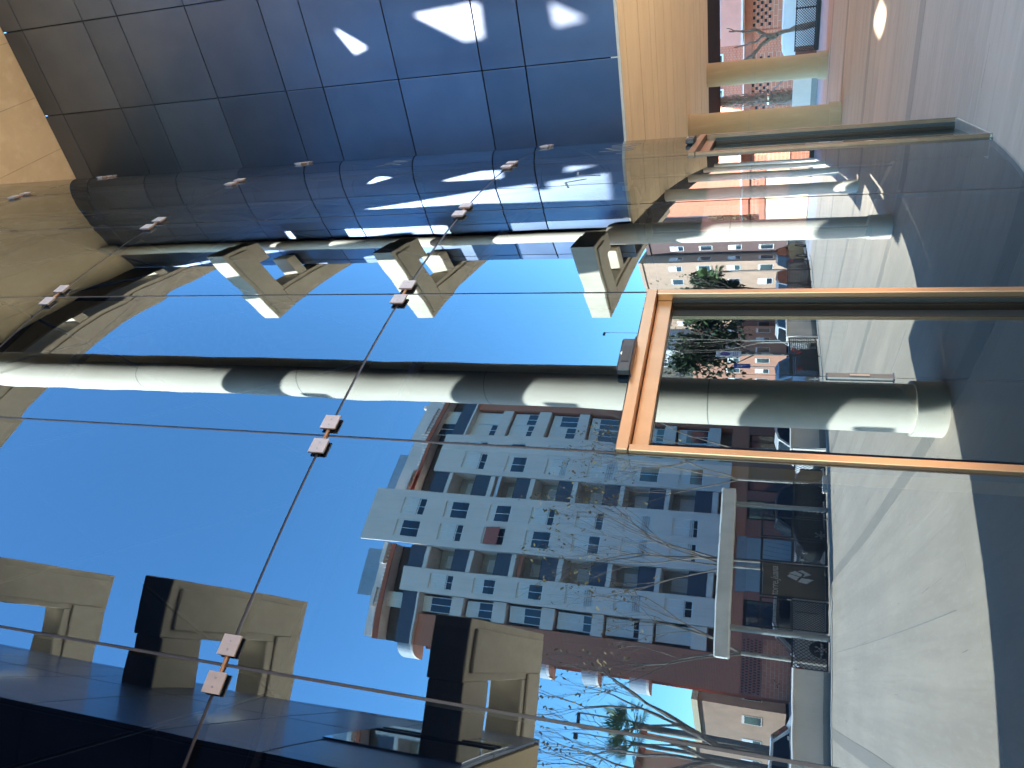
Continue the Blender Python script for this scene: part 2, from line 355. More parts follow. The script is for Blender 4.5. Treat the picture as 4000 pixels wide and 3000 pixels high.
# ---------------------------------------------------------------- glass drum
CS, CP, R = 4.847, -12.81, 10.592
SEAM = [122.0, 115.1, 108.19, 101.40, 94.62, 87.92, 81.04, 73.87, 66.9, 60.0, 53.1, 46.2, 39.3]   # degrees, (s,p) plane
SEAM = [135.8, 128.9] + SEAM
ROWZ = [0.02, 3.845, 6.817, 9.766, 12.72, 14.6]
drum = thing('glass_drum', 'curved mirror glass facade of clamped panes beside the courtyard', 'glass facade', (CS, CP, 0))
def cyl_pt(a, z, r=R): t = math.radians(a); return (CS + r * math.cos(t), CP + r * math.sin(t), z)
GAPA = math.degrees(.007 / R); GAPZ = .008
def pane(a0, a1, z0, z1, over, seed, parent, name='glass_pane'):
    """curved pane, slightly over-bent, with faint roller waves; exact normals"""
    rnd = random.Random(seed); nu, nv = 30, 36
    ac, da = (a0 + a1) / 2, (a0 - a1)       # a0 > a1
    w = R * math.radians(abs(da)); h = z1 - z0
    amp = w * w / 8 * over / R
    ph = [rnd.uniform(0, 6.28) for _ in range(8)]
    sx = -1 if da > 0 else 1
    def disp(u, v):      # u,v in metres from the pane centre
        x, y = u / (w / 2), v / (h / 2)
        d = amp * (1 - x * x)
        d += .00030 * math.sin(u * 5.1 + ph[0]) * math.sin(v * 1.7 + ph[1]) + .00010 * math.sin(v * 9.5 + u * 1.5 + ph[2])
        d += .00006 * math.sin(v * 23 + ph[3]) * (.4 + .6 * abs(x))
        e1 = (h / 2 - abs(v)); e2 = (w / 2 - abs(u))
        d += .0009 * math.exp(-(e1 / .15) ** 2) * math.cos(2.2 * u + ph[4]) + .0005 * math.exp(-(e2 / .10) ** 2) * math.sin(1.6 * v + ph[5])
        return d
    vs, ns = [], []
    for j in range(nv + 1):
        v = (j / nv - .5) * h
        for i in range(nu + 1):
            u = (i / nu - .5) * w
            th = math.radians(ac) + sx * u / R
            e = 1e-3
            d = disp(u, v); du = (disp(u + e, v) - disp(u - e, v)) / (2 * e); dv = (disp(u, v + e) - disp(u, v - e)) / (2 * e)
            rr = R + d
            nr = Vector((math.cos(th), -math.sin(th), 0)); tg = Vector((-math.sin(th), -math.cos(th), 0)) * sx
            pt = W(CS + rr * math.cos(th), CP + rr * math.sin(th), z0 + h / 2 + v)
            vs.append(pt - org(parent)); ns.append((nr - tg * du - Vector((0, 0, 1)) * dv).normalized())
    fs = []
    for j in range(nv):
        for i in range(nu):
            a = j * (nu + 1) + i; q = (a, a + 1, a + nu + 2, a + nu + 1)
            fs.append(q)
    me = bpy.data.meshes.new(name); me.from_pydata([tuple(v) for v in vs], [], fs)
    if me.polygons[0].normal.dot(ns[0]) < 0: me.flip_normals()
    for f in me.polygons: f.use_smooth = True
    me.normals_split_custom_set_from_vertices([tuple(n) for n in ns])
    me.materials.append(GLASS)
    o = bpy.data.objects.new(name, me); COL.objects.link(o); o.parent = parent; ORG[o.name] = org(parent); return o
DOORS = {5, 8}          # panels i: SEAM[i] .. SEAM[i+1]
OVER = {3: .18, 4: .16, 5: .07}
DTOP = 2.26
for i in range(len(SEAM) - 1):
    a0, a1 = SEAM[i] - GAPA, SEAM[i + 1] + GAPA
    for j in range(len(ROWZ) - 1):
        z0, z1 = ROWZ[j] + GAPZ, ROWZ[j + 1] - GAPZ
        if j == 0 and i in DOORS: z0 = DTOP + .005
        pane(a0, a1, z0, z1, OVER.get(i, .06), i * 10 + j, drum)
# seals behind the joints
for i, a in enumerate(SEAM):
    t = math.radians(a); n_ = Vector((math.cos(t), math.sin(t))); tg = Vector((-math.sin(t), math.cos(t)))
    bb = B(); q = []
    for (rr, dt) in ((R - .030, -.016), (R - .030, .016), (R - .004, .0065), (R - .004, -.0065)):
        q.append((CS + n_.x * rr + tg.x * dt, CP + n_.y * rr + tg.y * dt))
    bb.prism(q, .0, ROWZ[-1]); bb.build('joint_seal', SEAL, drum)
for zr in ROWZ[1:-1]:
    bb = B(); n_ = 80
    for k in range(n_):
        a, c = SEAM[0] + (SEAM[-1] - SEAM[0]) * k / n_, SEAM[0] + (SEAM[-1] - SEAM[0]) * (k + 1) / n_
        for (r0, z_) in ((R - .004, 0),):
            P0, P1 = cyl_pt(a, zr - .0085, r0), cyl_pt(c, zr - .0085, r0); P2, P3 = cyl_pt(c, zr + .0085, r0), cyl_pt(a, zr + .0085, r0)
            Q0, Q1 = cyl_pt(a, zr - .02, R - .035), cyl_pt(c, zr - .02, R - .035); Q2, Q3 = cyl_pt(c, zr + .02, R - .035), cyl_pt(a, zr + .02, R - .035)
            bb.quad(P0, P1, P2, P3); bb.quad(P3, P2, Q2, Q3); bb.quad(Q0, Q1, P1, P0)
    bb.build('joint_seal', SEAL, drum, recalc=False)
# clamps: two square plates astride each vertical joint
cl0 = None
def clamp(a, z, side):
    t = math.radians(a) + side * .082 / R
    ac = math.degrees(t); h = .046
    n_ = Vector((math.cos(t), math.sin(t), 0)); tg = Vector((-math.sin(t), math.cos(t), 0)); c = Vector((CS, CP, z))
    def pt(u, v, r): return tuple(c + n_ * r + tg * u + Vector((0, 0, v)))
    bb = B(); i = 0
    for (r0, r1, hh) in ((R + .003, R + .014, .036), (R + .014, R + .024, h)):
        k = len(bb.v)
        for r in (r0, r1):
            for (u, v) in ((-hh, -hh), (hh, -hh), (hh, hh), (-hh, hh)): bb.v.append(pt(u, v, r))
        bb.f += [(k, k+1, k+2, k+3), (k+4, k+5, k+6, k+7), (k, k+1, k+5, k+4), (k+1, k+2, k+6, k+5), (k+2, k+3, k+7, k+6), (k+3, k, k+4, k+7)]
    o = bb.build('clamp_plate', STEEL, drum)
    for u in (-.019, .019): sc_ = B(); sc_.tube([pt(u, 0, R + .024), pt(u, 0, R + .0258)], .0052, 10); sc_.build('clamp_screw', SCREW, o)
    return o
for i, a in enumerate(SEAM[1:-1]):
    for z in ROWZ[1:-1]:
        for sd in (-1, 1): clamp(a, z, sd)
        t = math.radians(a); bb = B(); bb.tube([cyl_pt(a - .3, z, R + .004), cyl_pt(a + .3, z, R + .004)], .010, 8); bb.build('clamp_bridge', RUST, drum)
# dark hall behind the glass with a bracing net
hall = B()
ring = [(CS + 7.6 * math.cos(math.radians(k * 9)), CP + 7.6 * math.sin(math.radians(k * 9))) for k in range(40)]
hall.prism(ring, .01, 14.5); o = hall.build('drum_core', DARKIN, drum)
fl = B(); fl.prism([(CS + (R - .06) * math.cos(math.radians(k * 6)), CP + (R - .06) * math.sin(math.radians(k * 6))) for k in range(60)], -.2, .012); fl.build('hall_floor', mat('hall_floor', (0.06, 0.06, 0.065), .5, var=.2), drum)
rf = B(); rf.prism([(CS + (R - .0) * math.cos(math.radians(k * 6)), CP + (R - .0) * math.sin(math.radians(k * 6))) for k in range(60)], 14.62, 14.9); rf.build('drum_roof', CONC, drum)
bk = B()
for k in range(34):
    a = 39.3 - k * 223.5 / 34; c_ = 39.3 - (k + 1) * 223.5 / 34
    bk.quad(cyl_pt(a, 0, R - .02), cyl_pt(c_, 0, R - .02), cyl_pt(c_, 14.62, R - .02), cyl_pt(a, 14.62, R - .02))
bk.build('rear_wall', CONC, drum)
for i in range(3, len(SEAM) - 3):
    for j, z in enumerate(ROWZ[1:-1]):
        bb = B(); z2 = z + 2.9
        bb.tube([cyl_pt(SEAM[i], z, R - .45), cyl_pt(SEAM[i + 1], z2, R - .45)], .012, 6); bb.tube([cyl_pt(SEAM[i + 1], z, R - .45), cyl_pt(SEAM[i], z2, R - .45)], .012, 6)
        bb.tube([cyl_pt(SEAM[i], z, R - .5), cyl_pt(SEAM[i + 1], z, R - .5)], .045, 8)
        bb.build('bracing_rod', TUBEIN, drum)

# ---------------------------------------------------------------- doors in the glass
def door(idx, label, BRONZE=BRONZE):
    a0, a1 = SEAM[idx], SEAM[idx + 1]
    P0, P1 = Vector(cyl_pt(a0, 0)), Vector(cyl_pt(a1, 0)); mid = (P0 + P1) / 2
    tg = (P1 - P0).normalized(); wd = (P1 - P0).length
    n_ = Vector((mid.x - CS, mid.y - CP, 0)).normalized()
    d = thing('sliding_door', label, 'door', (mid.x, mid.y, 0))
    def bx(bb, u0, u1, r0, r1, z0, z1):
        k = len(bb.v)
        for z in (z0, z1):
            for (u, r) in ((u0, r0), (u1, r0), (u1, r1), (u0, r1)):
                q = mid + tg * u + n_ * r; bb.v.append((q.x, q.y, z))
        bb.f += [(k, k+1, k+2, k+3), (k+4, k+5, k+6, k+7), (k, k+1, k+5, k+4), (k+1, k+2, k+6, k+5), (k+2, k+3, k+7, k+6), (k+3, k, k+4, k+7)]
        return bb
    hw = wd / 2 - .002
    for sgn, nm in ((-1, 'jamb'), (1, 'jamb')):
        u0, u1 = sorted((sgn * hw, sgn * (hw - .040)))
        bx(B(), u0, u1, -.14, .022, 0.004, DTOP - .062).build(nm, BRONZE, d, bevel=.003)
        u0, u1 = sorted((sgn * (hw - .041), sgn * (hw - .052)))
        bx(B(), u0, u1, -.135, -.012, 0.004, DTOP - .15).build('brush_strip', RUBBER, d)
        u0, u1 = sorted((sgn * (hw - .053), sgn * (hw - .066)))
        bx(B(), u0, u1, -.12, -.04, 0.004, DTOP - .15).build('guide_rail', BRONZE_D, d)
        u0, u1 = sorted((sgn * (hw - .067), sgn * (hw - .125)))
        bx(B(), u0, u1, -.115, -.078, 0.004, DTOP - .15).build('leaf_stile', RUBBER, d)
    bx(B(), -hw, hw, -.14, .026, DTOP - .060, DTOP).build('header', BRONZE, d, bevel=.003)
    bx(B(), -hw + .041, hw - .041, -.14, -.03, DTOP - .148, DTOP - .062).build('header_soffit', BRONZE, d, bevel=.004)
    rr = R - .075
    for sgn in (-1, 1):                      # two curved leaves
        am = (a0 + a1) / 2; ae = am - sgn * math.degrees((hw - .126) / R); as_ = am - sgn * math.degrees(.0015 / R)
        n2 = 24; vs, ns, fs = [], [], []
        for j_ in range(2):
            for i_ in range(n2 + 1):
                t = math.radians(as_ + (ae - as_) * i_ / n2)
                vs.append(tuple(W(CS + rr * math.cos(t), CP + rr * math.sin(t), (.02, DTOP - .15)[j_]) - org(d))); ns.append((math.cos(t), -math.sin(t), 0))
        for i_ in range(n2): fs.append((i_, i_ + 1, n2 + 2 + i_, n2 + 1 + i_))
        me = bpy.data.meshes.new('door_leaf_pane'); me.from_pydata(vs, [], fs)
        if me.polygons[0].normal.dot(Vector(ns[0])) < 0: me.flip_normals()
        for f in me.polygons: f.use_smooth = True
        me.normals_split_custom_set_from_vertices(ns); me.materials.append(DGLASS)
        o = bpy.data.objects.new('door_leaf_pane', me); COL.objects.link(o); o.parent = d; ORG[o.name] = org(d)
    bx(B(), -hw, hw, -.16, .02, .001, .02).build('threshold', ALU, d)
    o = bx(B(), -.12, .13, .026, .075, DTOP - .008, DTOP + .068).build('motion_sensor', BLACKP, d, bevel=.010)
    bx(B(), -.06, .06, .0755, .078, DTOP + .01, DTOP + .05).build('sensor_lens', RUBBER, o)
    k = B(); bx(k, -.002, .004, .0755, .0785, DTOP + .055, DTOP + .062); bx(k, -.012, .014, .0755, .0785, DTOP + .053, DTOP + .056); k.build('sensor_mark', WHITEM, o)
    o = bx(B(), -.022, .022, -.089, -.045, .99, 1.30).build('lock_case', mat('lock_steel', (0.12, 0.12, 0.12), .35, .8, var=.1), d, bevel=.006)
    bx(B(), -.006, .006, -.045, -.040, 1.10, 1.19).build('lock_cylinder', SCREW, o)
    return d
door(5, 'bronze framed sliding door with black sensor box on its header, in the nearest glass')
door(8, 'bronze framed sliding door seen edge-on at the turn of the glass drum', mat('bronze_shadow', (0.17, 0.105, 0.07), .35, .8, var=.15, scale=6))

# scratched lettering on the glass
def scratch(a, z, strokes, wdt, lab):
    sg = thing('scratched_graffiti', lab, 'graffiti', cyl_pt(a, z, R + .003), 'scratched letters on the glass')
    for st in strokes:
        bb = B()
        for k in range(len(st) - 1):
            (u0, v0), (u1, v1) = st[k], st[k + 1]
            L = math.hypot(u1 - u0, v1 - v0) or 1; nx, ny = -(v1 - v0) / L * wdt, (u1 - u0) / L * wdt
            bb.quad(*[cyl_pt(a - math.degrees(u / R), z + v, R + .003) for (u, v) in ((u0 + nx, v0 + ny), (u1 + nx, v1 + ny), (u1 - nx, v1 - ny), (u0 - nx, v0 - ny))])
        bb.build('stroke', ETCH, sg, recalc=False)
LET = [[(-.22, .16), (-.2, -.16)], [(-.08, -.16), (-.12, .05), (-.02, .14), (.02, -.1)], [(.1, .1), (.1, -.14)], [(.2, .12), (.3, -.02), (.24, -.16)]]
scratch(77.3, 2.95, LET, .012, 'largest pale scratched letters on the dark glass, nearest the far bronze door'); scratch(77.8, 5.3, [[(-.15, .12), (0, .02), (-.12, -.14)], [(.06, .12), (.1, -.12), (.22, .1), (.26, -.1)]], .011, 'pale scratched letters on the dark glass above the clamp line')
scratch(84.5, 3.0, [[(-.2, .1), (-.05, .16), (.02, 0)], [(.1, -.1), (.14, .1), (.25, .12)]], .009, 'faint small scratched letters on the glass, farthest from the far door')

# ---------------------------------------------------------------- the wings on columns
SOF = 3.58; TOPZ = 13.75; WS = 10.9; WP = 1.80
PJ = [WP, 1.60, .23, -1.15, -2.52, -3.90, -4.35]
ZJ = [SOF, 4.89, 5.54, 6.86, 8.14, 8.80, 10.08, 11.36, 12.05, 13.33, TOPZ]
far = thing('far_wing', 'dark blue panelled building wing raised on concrete columns behind the drum', 'building', (WS, WP, 0))
bb = B(); bb.prism([(WS + .06, WP - .05), (33.5, WP - .05), (33.5, -10.7), (16.3, -10.7), (WS + .06, -4.4)], SOF + .12, TOPZ - .01); bb.build('core', JOINT, far)
def panels(parent, s_face, into, pj, zj, side=None):
    for i in range(len(pj) - 1):
        for j in range(len(zj) - 1):
            g = .008
            w_ = abs(pj[i] - pj[i+1]); h_ = zj[j+1] - zj[j]
            x = B(); x.box(min(s_face, s_face + into * .035), max(s_face, s_face + into * .035), pj[i+1] + g, pj[i] - g, zj[j] + g, zj[j+1] - g)
            x.build('cladding_panel', BLUEP, parent, bevel=.003)
panels(far, WS, 1, PJ, ZJ)
SJ = [WS + .04 + k * 1.38 for k in range(17)]
for i in range(len(SJ) - 1):           # long side facing the street
    for j in range(len(ZJ) - 1):
        x = B(); x.box(SJ[i] + .008, SJ[i+1] - .008, WP - .035, WP, ZJ[j] + .008, ZJ[j+1] - .008); x.build('cladding_panel', BLUEP, far)
# board-marked soffit, plank by plank
s0 = WS + .05
while s0 < 26.8:
    s1 = min(s0 + .62, 26.84); pr = -10.6 if s0 > 16 else -4.4 - (s0 - WS) * .9
    x = B(); x.box(s0 + .011, s1 - .011, pr, .56, SOF - .002 + random.uniform(-.003, .003), SOF + .1); x.build('soffit_board', BOARD, far); s0 = s1
x = B(); x.box(WS + .002, WS + .048, -4.3, .56, SOF - .03, SOF + .1); x.build('drip_edge', CONC, far)
s0 = WS + .05
while s0 < 33:
    s1 = min(s0 + 1.38, 33.48); x = B(); x.box(s0 + .006, s1 - .006, .58, WP - .04, SOF + .01, SOF + .09); x.build('soffit_panel', DARKSOF, far); s0 = s1
for k in range(9):
    x = B(); x.box(26.86, 33.4, -10.6 + k * 1.24 + .006, -10.6 + (k + 1) * 1.24 - .006, SOF + .005, SOF + .09); x.build('soffit_panel', DARKSOF, far)
x = B(); x.box(26.86, 33.48, -10.68, -10.62, SOF - .02, SOF + .5); x.build('edge_trim', ALU, far)
NS, NP, NSOF, NTOP = .83, 1.52, 3.42, 11.2
near = thing('near_wing', 'dark blue panelled building wing over the camera, its corner at the lower left', 'building', (NS, NP, 0))
NN = 8.86
bb = B(); bb.prism([(NS - .06, NP - .05), (-20, NP - .05), (-20, -9.5), (-5.2, -9.5), (.05, -3.6), (.05, -1.31), (NS - .06, -1.31)], NSOF + .12, NN); bb.build('core', JOINT, near)
bb = B(); bb.prism([(NS - .06, NP - .05), (-20, NP - .05), (-20, -9.5), (-5.2, -9.5), (.05, -3.6), (.05, -1.31), (-3.6, -1.31), (-3.6, .16), (NS - .06, .16)], NN + .002, NTOP); bb.build('core_top', JOINT, near)  # added notch in the wing top lets sun through to the paving
NZ = [NSOF, 4.5, 5.3, 6.4, 7.5, 8.2, NN, NTOP]
panels(near, NS, -1, [1.35, .17], NZ); panels(near, NS, -1, [.17, -1.32], NZ[:-1])
for j in range(len(NZ) - 2):
    x = B(); x.box(.13, NS - .045, -1.345, -1.315, NZ[j] + .008, NZ[j+1] - .008); x.build('cladding_panel', BLUEP, near)
panels(near, .11, -1, [-1.36, -2.3, -3.3], NZ)
x = B(); x.box(NS - .035, NS, 1.36, NP, NSOF + .008, NTOP); x.build('corner_panel', BLUEP, near)
x = B(); x.box(NS + .002, NS + .02, -.5, .72, NSOF + .03, NSOF + 1.1); o = x.build('window', MIRRORW, near)
for q in (.32, .44):
    x = B(); x.box(NS + .021, NS + .034, q, q + .045, NSOF + .05, NSOF + 1.08); x.build('mullion', RUBBER, o)
for i in range(14):
    s0 = NS - .04 - i * 1.38
    for j in range(len(NZ) - 1):
        x = B(); x.box(s0 - 1.37, s0 - .008, NP - .035, NP, NZ[j] + .008, NZ[j+1] - .008); x.build('cladding_panel', BLUEP, near)
x = B(); x.prism([(NS - .06, NP - .04), (-19.9, NP - .04), (-19.9, -9.4), (-5.2, -9.4), (.05, -3.5), (.05, -1.3), (NS - .06, -1.3)], NSOF, NSOF + .11); x.build('soffit', BOARD, near)

# canopy slab; its openings are invented, back-traced from bright patches on panels and paving
TS = math.tan(SUN_EL) * hl         # drop per metre of s
def back(p, z):                     # from a lit point of the far wall up to the canopy underside
    ds = (TOPZ - z) / TS; return (WS - ds, p + SLOPE * ds)
HOLES = [[(-1.69, 4.78), (-1.65, 3.95), (-1.66, 3.77), (-2.07, 3.79), (-2.09, 4.12)],
         [(-1.0, 3.30), (-1.0, 3.12), (-2.06, 3.08), (-2.06, 3.27)],
         [(-1.74, 2.82), (-2.05, 2.79), (-2.0, 2.33)],
         [(-1.68, 6.10), (-1.82, 5.9), (-2.03, 5.60), (-2.10, 5.85)]]
canopy = thing('canopy', 'tan concrete canopy slab high above the courtyard', 'canopy', (0, 0, TOPZ))
holes = []
for h in HOLES:
    hp = [back(p, z + EYE) for p, z in h]
    holes.append(hp)
GP = [[(13.6, -2.73), (13.5, -2.93), (13.69, -3.16), (14.02, -3.33), (14.52, -3.37), (15.04, -3.36), (14.97, -3.26), (14.2, -2.8)], [(12.95, -2.61), (12.57, -2.54), (12.63, -2.73), (12.75, -2.84)], [(12.08, -2.45), (11.33, -2.31), (11.68, -2.44), (11.96, -2.53)]]  # sunlit spots on the paving, each traced back to an added opening
for h in GP: ds = TOPZ / TS; holes.append([(a - ds, c + SLOPE * ds) for a, c in h])
bb = B(); bb.prism([(WS + .02, WP + .06), (WS + .02, -30), (-26, -30), (-26, 1.1), (5.3, 1.1), (5.3, WP + .06)], TOPZ, TOPZ + .05, holes); bb.build('slab', CANOPYC, canopy)  # street edge stepped back and openings added to steer the sunlight
for (q0, q1) in ((-2.4, WP + .0),):
    pass
x = B(); x.box(5.32, WS + .01, WP + .0, WP + .05, 13.02, TOPZ - .002); x.build('downstand', DARKSOF, canopy)
s0 = WS
for k in range(7):
    x = B(); x.box(-26, WS, -4.0 + k * .9 - .006, -4.0 + k * .9 + .006, TOPZ - .002, TOPZ - .001); x.build('board_joint', mat('form_joint', (0.55, 0.42, 0.26), .9, var=.2), canopy)

# columns
def column(s, p, top, label, CONC_L=CONC_L):
    c = thing('concrete_column', label, 'column', (s, p, 0), 'round concrete columns of the wings')
    x = B(); x.cyl(s, p, .36, .26, top, 56); x.build('shaft', CONC_L, c, smooth=True)
    x = B(); x.cyl(s, p, .405, 0, .262, 56); x.build('plinth', CONC_L, c, smooth=True)
    for z in (2.1, 4.4, 6.7, 9.0):
        if z < top - .3:
            x = B(); x.cyl(s, p, .3605, z, z + .012, 56); x.build('pour_joint', mat('pour_joint', (0.33, 0.31, 0.27), .9, var=.2), c, smooth=True)
    return c
column(5.5, .95, TOPZ - .004, 'tall round concrete column in the middle of the glass reflection, striped by shadows')
c2 = column(10.72, .77, 3.9, 'tall round concrete column against the panelled wall, reflected beside the far bronze door')
x = B(); x.cyl(10.72, .80, .19, 3.901, TOPZ - .004, 40); x.build('upper_shaft', CONC_L, c2, smooth=True)
for s, t in ((15.5, 'second'), (20.5, 'third'), (25.5, 'fourth'), (30.5, 'fifth')):
    column(s, .85, SOF - .002, t + ' round column of the street row under the far wing, reflected near the drum edge')
column(20.15, -6.6, SOF - .004, 'round concrete column beside the far bronze door, half hidden by the glass', COLBOUNCE)
column(26.4, -6.95, SOF - .004, 'round concrete column standing clear under the soffit, beside the palm trunk', COLBOUNCE)

# ring frames at each floor
def ring_frame(z, side, label):
    """open concrete sun-shade frame round the wing corner"""
    mir = (lambda s: s) if side == 'far' else (lambda s: 11.1 - s)
    r = thing('concrete_sunshade', label, 'sunshade', (mir(9.1), 2.0, z), 'open concrete frames at the wing corners')
    def bx(n, s0, s1, p0, p1, z0, z1):
        a, c = sorted((mir(s0), mir(s1))); x = B(); x.box(a, c, p0, p1, z0, z1); return x.build(n, CONC, r, bevel=.012)
    t = .33
    bx('end_bar', 9.10, 9.80, .32, 2.75, z, z + t)
    bx('outer_bar', 9.804, 17.5 if side == 'far' else 10.7, 2.05, 2.75, z + .001, z + t - .001)
    bx('inner_arm', 9.804, 10.15 if side == 'far' else 10.31, .36, 1.0, z + .002, z + t - .002)
    bx('tie', 10.52, 10.84 if side == 'far' else 10.6, 1.3 if side == 'far' else 1.85, 2.046, z + .003, z + t - .003)
    # raised lip round the underside
    bx('soffit_step', 9.20, 9.70, .44, 2.63, z - .035, z - .0005)
    bx('soffit_step', 9.71, 17.4 if side == 'far' else 10.65, 2.17, 2.63, z - .034, z + .0)
    return r
for z, t in ((3.8, 'lowest'), (6.8, 'middle'), (9.77, 'upper')):
    ring_frame(z, 'far', t + ' sunlit open concrete frame on the far wing corner, reflected in the glass')
    ring_frame(z, 'near', t + ' shaded open concrete frame on the near wing corner, reflected at the lower left')
tb = thing('top_beam', 'long concrete edge beam outside the canopy, reflected as a curved band', 'beam', (8, 2.4, 13.0))
x = B(); x.box(3.0, 17.5, 2.05, 2.75, 13.0, 13.42); x.build('beam', CONC, tb, bevel=.012)
x = B(); x.box(3.1, 17.4, 2.17, 2.63, 12.965, 12.9995); x.build('soffit_step', CONC, tb)
for s in (5.6, 8.05, 10.58, 13.1):
    x = B(); x.box(s, s + .28, WP + .06, 2.046, 13.02, 13.40); x.build('tie_block', CONC, tb)

# ================================================================ STREET SIDE (seen in the glass)
FP = 12.9
def mesh_panel(x, s0, s1, p, z0, z1, pitch=.11, w=.011, axis='s'):
    """diamond mesh of flat diagonal strips, two layers"""
    H = z1 - z0
    for d in (1, -1):
        t = s0 - H
        while t < s1 + H:
            a, c = (t, z0), (t + d * H, z1)
            pts = []
            lo, hi = s0, s1
            # clip in s
            x0, y0, x1, y1 = a[0], a[1], c[0], c[1]
            if min(x0, x1) < hi and max(x0, x1) > lo:
                def at(xx): return y0 + (y1 - y0) * (xx - x0) / (x1 - x0)
                if x0 > x1: x0, y0, x1, y1 = x1, y1, x0, y0
                nx0, nx1 = max(x0, lo), min(x1, hi)
                ya, yb = (y0 + (y1 - y0) * (nx0 - x0) / (x1 - x0)), (y0 + (y1 - y0) * (nx1 - x0) / (x1 - x0))
                if nx1 - nx0 > .02:
                    q = p + d * .002
                    f = (lambda u, v: (u, q, v)) if axis == 's' else (lambda u, v: (q, u, v))
                    x.quad(f(nx0 - w, ya), f(nx0 + w, ya), f(nx1 + w, yb), f(nx1 - w, yb))
            t += pitch
def fence(s0, s1, p, h, label, posts, axis='s', zb=.04, solid=False, pitch=.11):
    f = thing('mesh_fence', label, 'fence', (s0, p, 0) if axis == 's' else (p, s0, 0))
    def bx(n, a0, a1, z0, z1, d=.02, m_=FENCEM):
        x = B()
        if axis == 's': x.box(a0, a1, p - d, p + d, z0, z1)
        else: x.box(p - d, p + d, a0, a1, z0, z1)
        return x.build(n, m_, f)
    bx('top_rail', s0, s1, h - .04, h); bx('bottom_rail', s0, s1, zb, zb + .04)
    n = max(1, round((s1 - s0) / posts))
    for k in range(n + 1):
        c = s0 + (s1 - s0) * k / n; bx('post', max(s0, c - .025), min(s1, c + .025), 0.0, h + .01, .026)
    x = B(); mesh_panel(x, s0, s1, p, zb + .04, h - .04, pitch, .012 if not solid else .03, axis); o = x.build('mesh', FENCEM, f, recalc=False); o['kind'] = 'stuff'
    k = B()
    return f
fence(7.95, 11.1, FP, .84, 'black diamond mesh fence between portal post and pale planter wall', 1.6)
fence(2.3, 3.45, FP, .84, 'short black mesh fence beside the portal post and long low wall', 1.15)
fence(15.6, 18.7, FP, .86, 'dense black mesh fence panel between two pale walls, reflected in the door', 1.5, solid=True)
fence(20.9, 27.4, FP, .86, 'black mesh fence seen beyond the second column in the glass', 1.6, solid=True)
for s0, s1, h, t in ((11.2, 12.5, .86, 'short pale concrete planter wall behind the big column'), (18.75, 20.85, .92, 'sunlit white planter wall with leaf shadows, reflected in the door'), (-9, 2.28, .80, 'long low pale concrete wall at the lower right of the glass')):
    o = B(); o.box(s0, s1, FP - .12, FP + .35, 0, h - .05)
    w_ = thing('planter_wall', t, 'wall', (s0, FP, 0)); o.build('wall_body', LOWWALL, w_, bevel=.01)
    o = B(); o.box(s0 - .02, s1 + .02, FP - .15, FP + .38, h - .049, h); o.build('coping', LOWWALL, w_, bevel=.008)
    o = B(); o.box(s0, s1, FP - .135, FP - .121, 0, .16); o.build('plinth', mat('plinth_grey', (0.30, 0.30, 0.29), .9, var=.1), w_)
kb = B(); kb.box(-9, 27.4, FP - .5, FP - .3, .0, .02); struct(kb.build('kerb_strip', mat('kerb_white', (0.55, 0.54, 0.52), .8, var=.1)))
# portal with flat beam
po = thing('entrance_portal', 'white flat beam on round posts above the street gate', 'portal', (5.6, FP, 0))
x = B(); x.box(2.3, 9.0, FP - .30, FP + .45, 2.16, 2.48); x.build('beam', mat('portal_white', (0.84, 0.80, 0.72), .7, var=.12, scale=2), po, bevel=.03)
for s in (3.38, 8.35):
    x = B(); x.cyl(s, FP + .02, .11, .0, 2.17, 20); o = x.build('post', POLE, po, smooth=True)
    x = B(); x.cyl(s, FP + .02, .125, .42, .46, 20); x.build('collar', POLE, o, smooth=True)
# gate of steel frames with mesh lower half and a brown name board
gt = thing('street_gate', 'black steel gate with mesh panels and brown name board under the portal', 'gate', (5.6, FP, 0))
for (a, c, brd) in ((3.55, 4.6, 0), (4.66, 5.94, 1), (6.0, 6.95, 0), (7.0, 7.9, 0)):
    for (u0, u1, z0, z1) in ((a, c, 1.49, 1.54), (a, c, .04, .10), (a, a + .045, .101, 1.489), (c - .045, c, .101, 1.489)):
        x = B(); x.box(u0, u1, FP - .02, FP + .02, z0, z1); x.build('frame_bar', FENCEM, gt)
    if brd:
        x = B(); x.box(a + .05, c - .05, FP - .012, FP + .012, .11, 1.48); brdo = x.build('name_board', SIGNB, gt)
        text_mesh('torre.', .24, 'lettering', SIGNT, brdo, face_mtx(a + .34, FP - .014, 1.22, '-p', True), .002)
        text_mesh('Juana', .24, 'lettering', SIGNT, brdo, face_mtx(a + .88, FP - .014, 1.22, '-p', True), .002, .25)
        cx, cz = a + .82, .66
        def poly(pts, nm='emblem'):
            q = B(); q.extr([(cx + u, cz + v) for u, v in pts], 'p', FP - .020, FP - .0125); q.build(nm, SIGNT, brdo)
        poly([(-.16, .10), (-.02, .30), (.06, .24), (-.02, .02)]); poly([(.0, .0), (.10, .26), (.20, .12), (.10, -.04)])
        poly([(-.20, .06), (-.05, -.02), (-.08, -.30), (-.26, -.12)]); poly([(.0, -.06), (.12, -.10), (.2, .06), (.26, -.04), (.1, -.24)])
    else:
        x = B(); x.box(a + .046, c - .046, FP - .018, FP + .018, .82, .87); x.build('mid_bar', FENCEM, gt)
        x = B(); mesh_panel(x, a + .05, c - .05, FP, .11, .82, .08, .012); o = x.build('mesh', FENCEM, gt, recalc=False); o['kind'] = 'stuff'
        for k in range(5):
            u = a + .1 + (c - a - .2) * k / 4
            x = B(); x.tube([(u, FP, .88), (u + .12, FP, 1.48)], .005, 5); x.build('thin_bar', FENCEM, gt)
x = B(); x.box(4.56, 4.60, FP - .05, FP - .022, .85, .95); x.build('lock', ALU, gt)
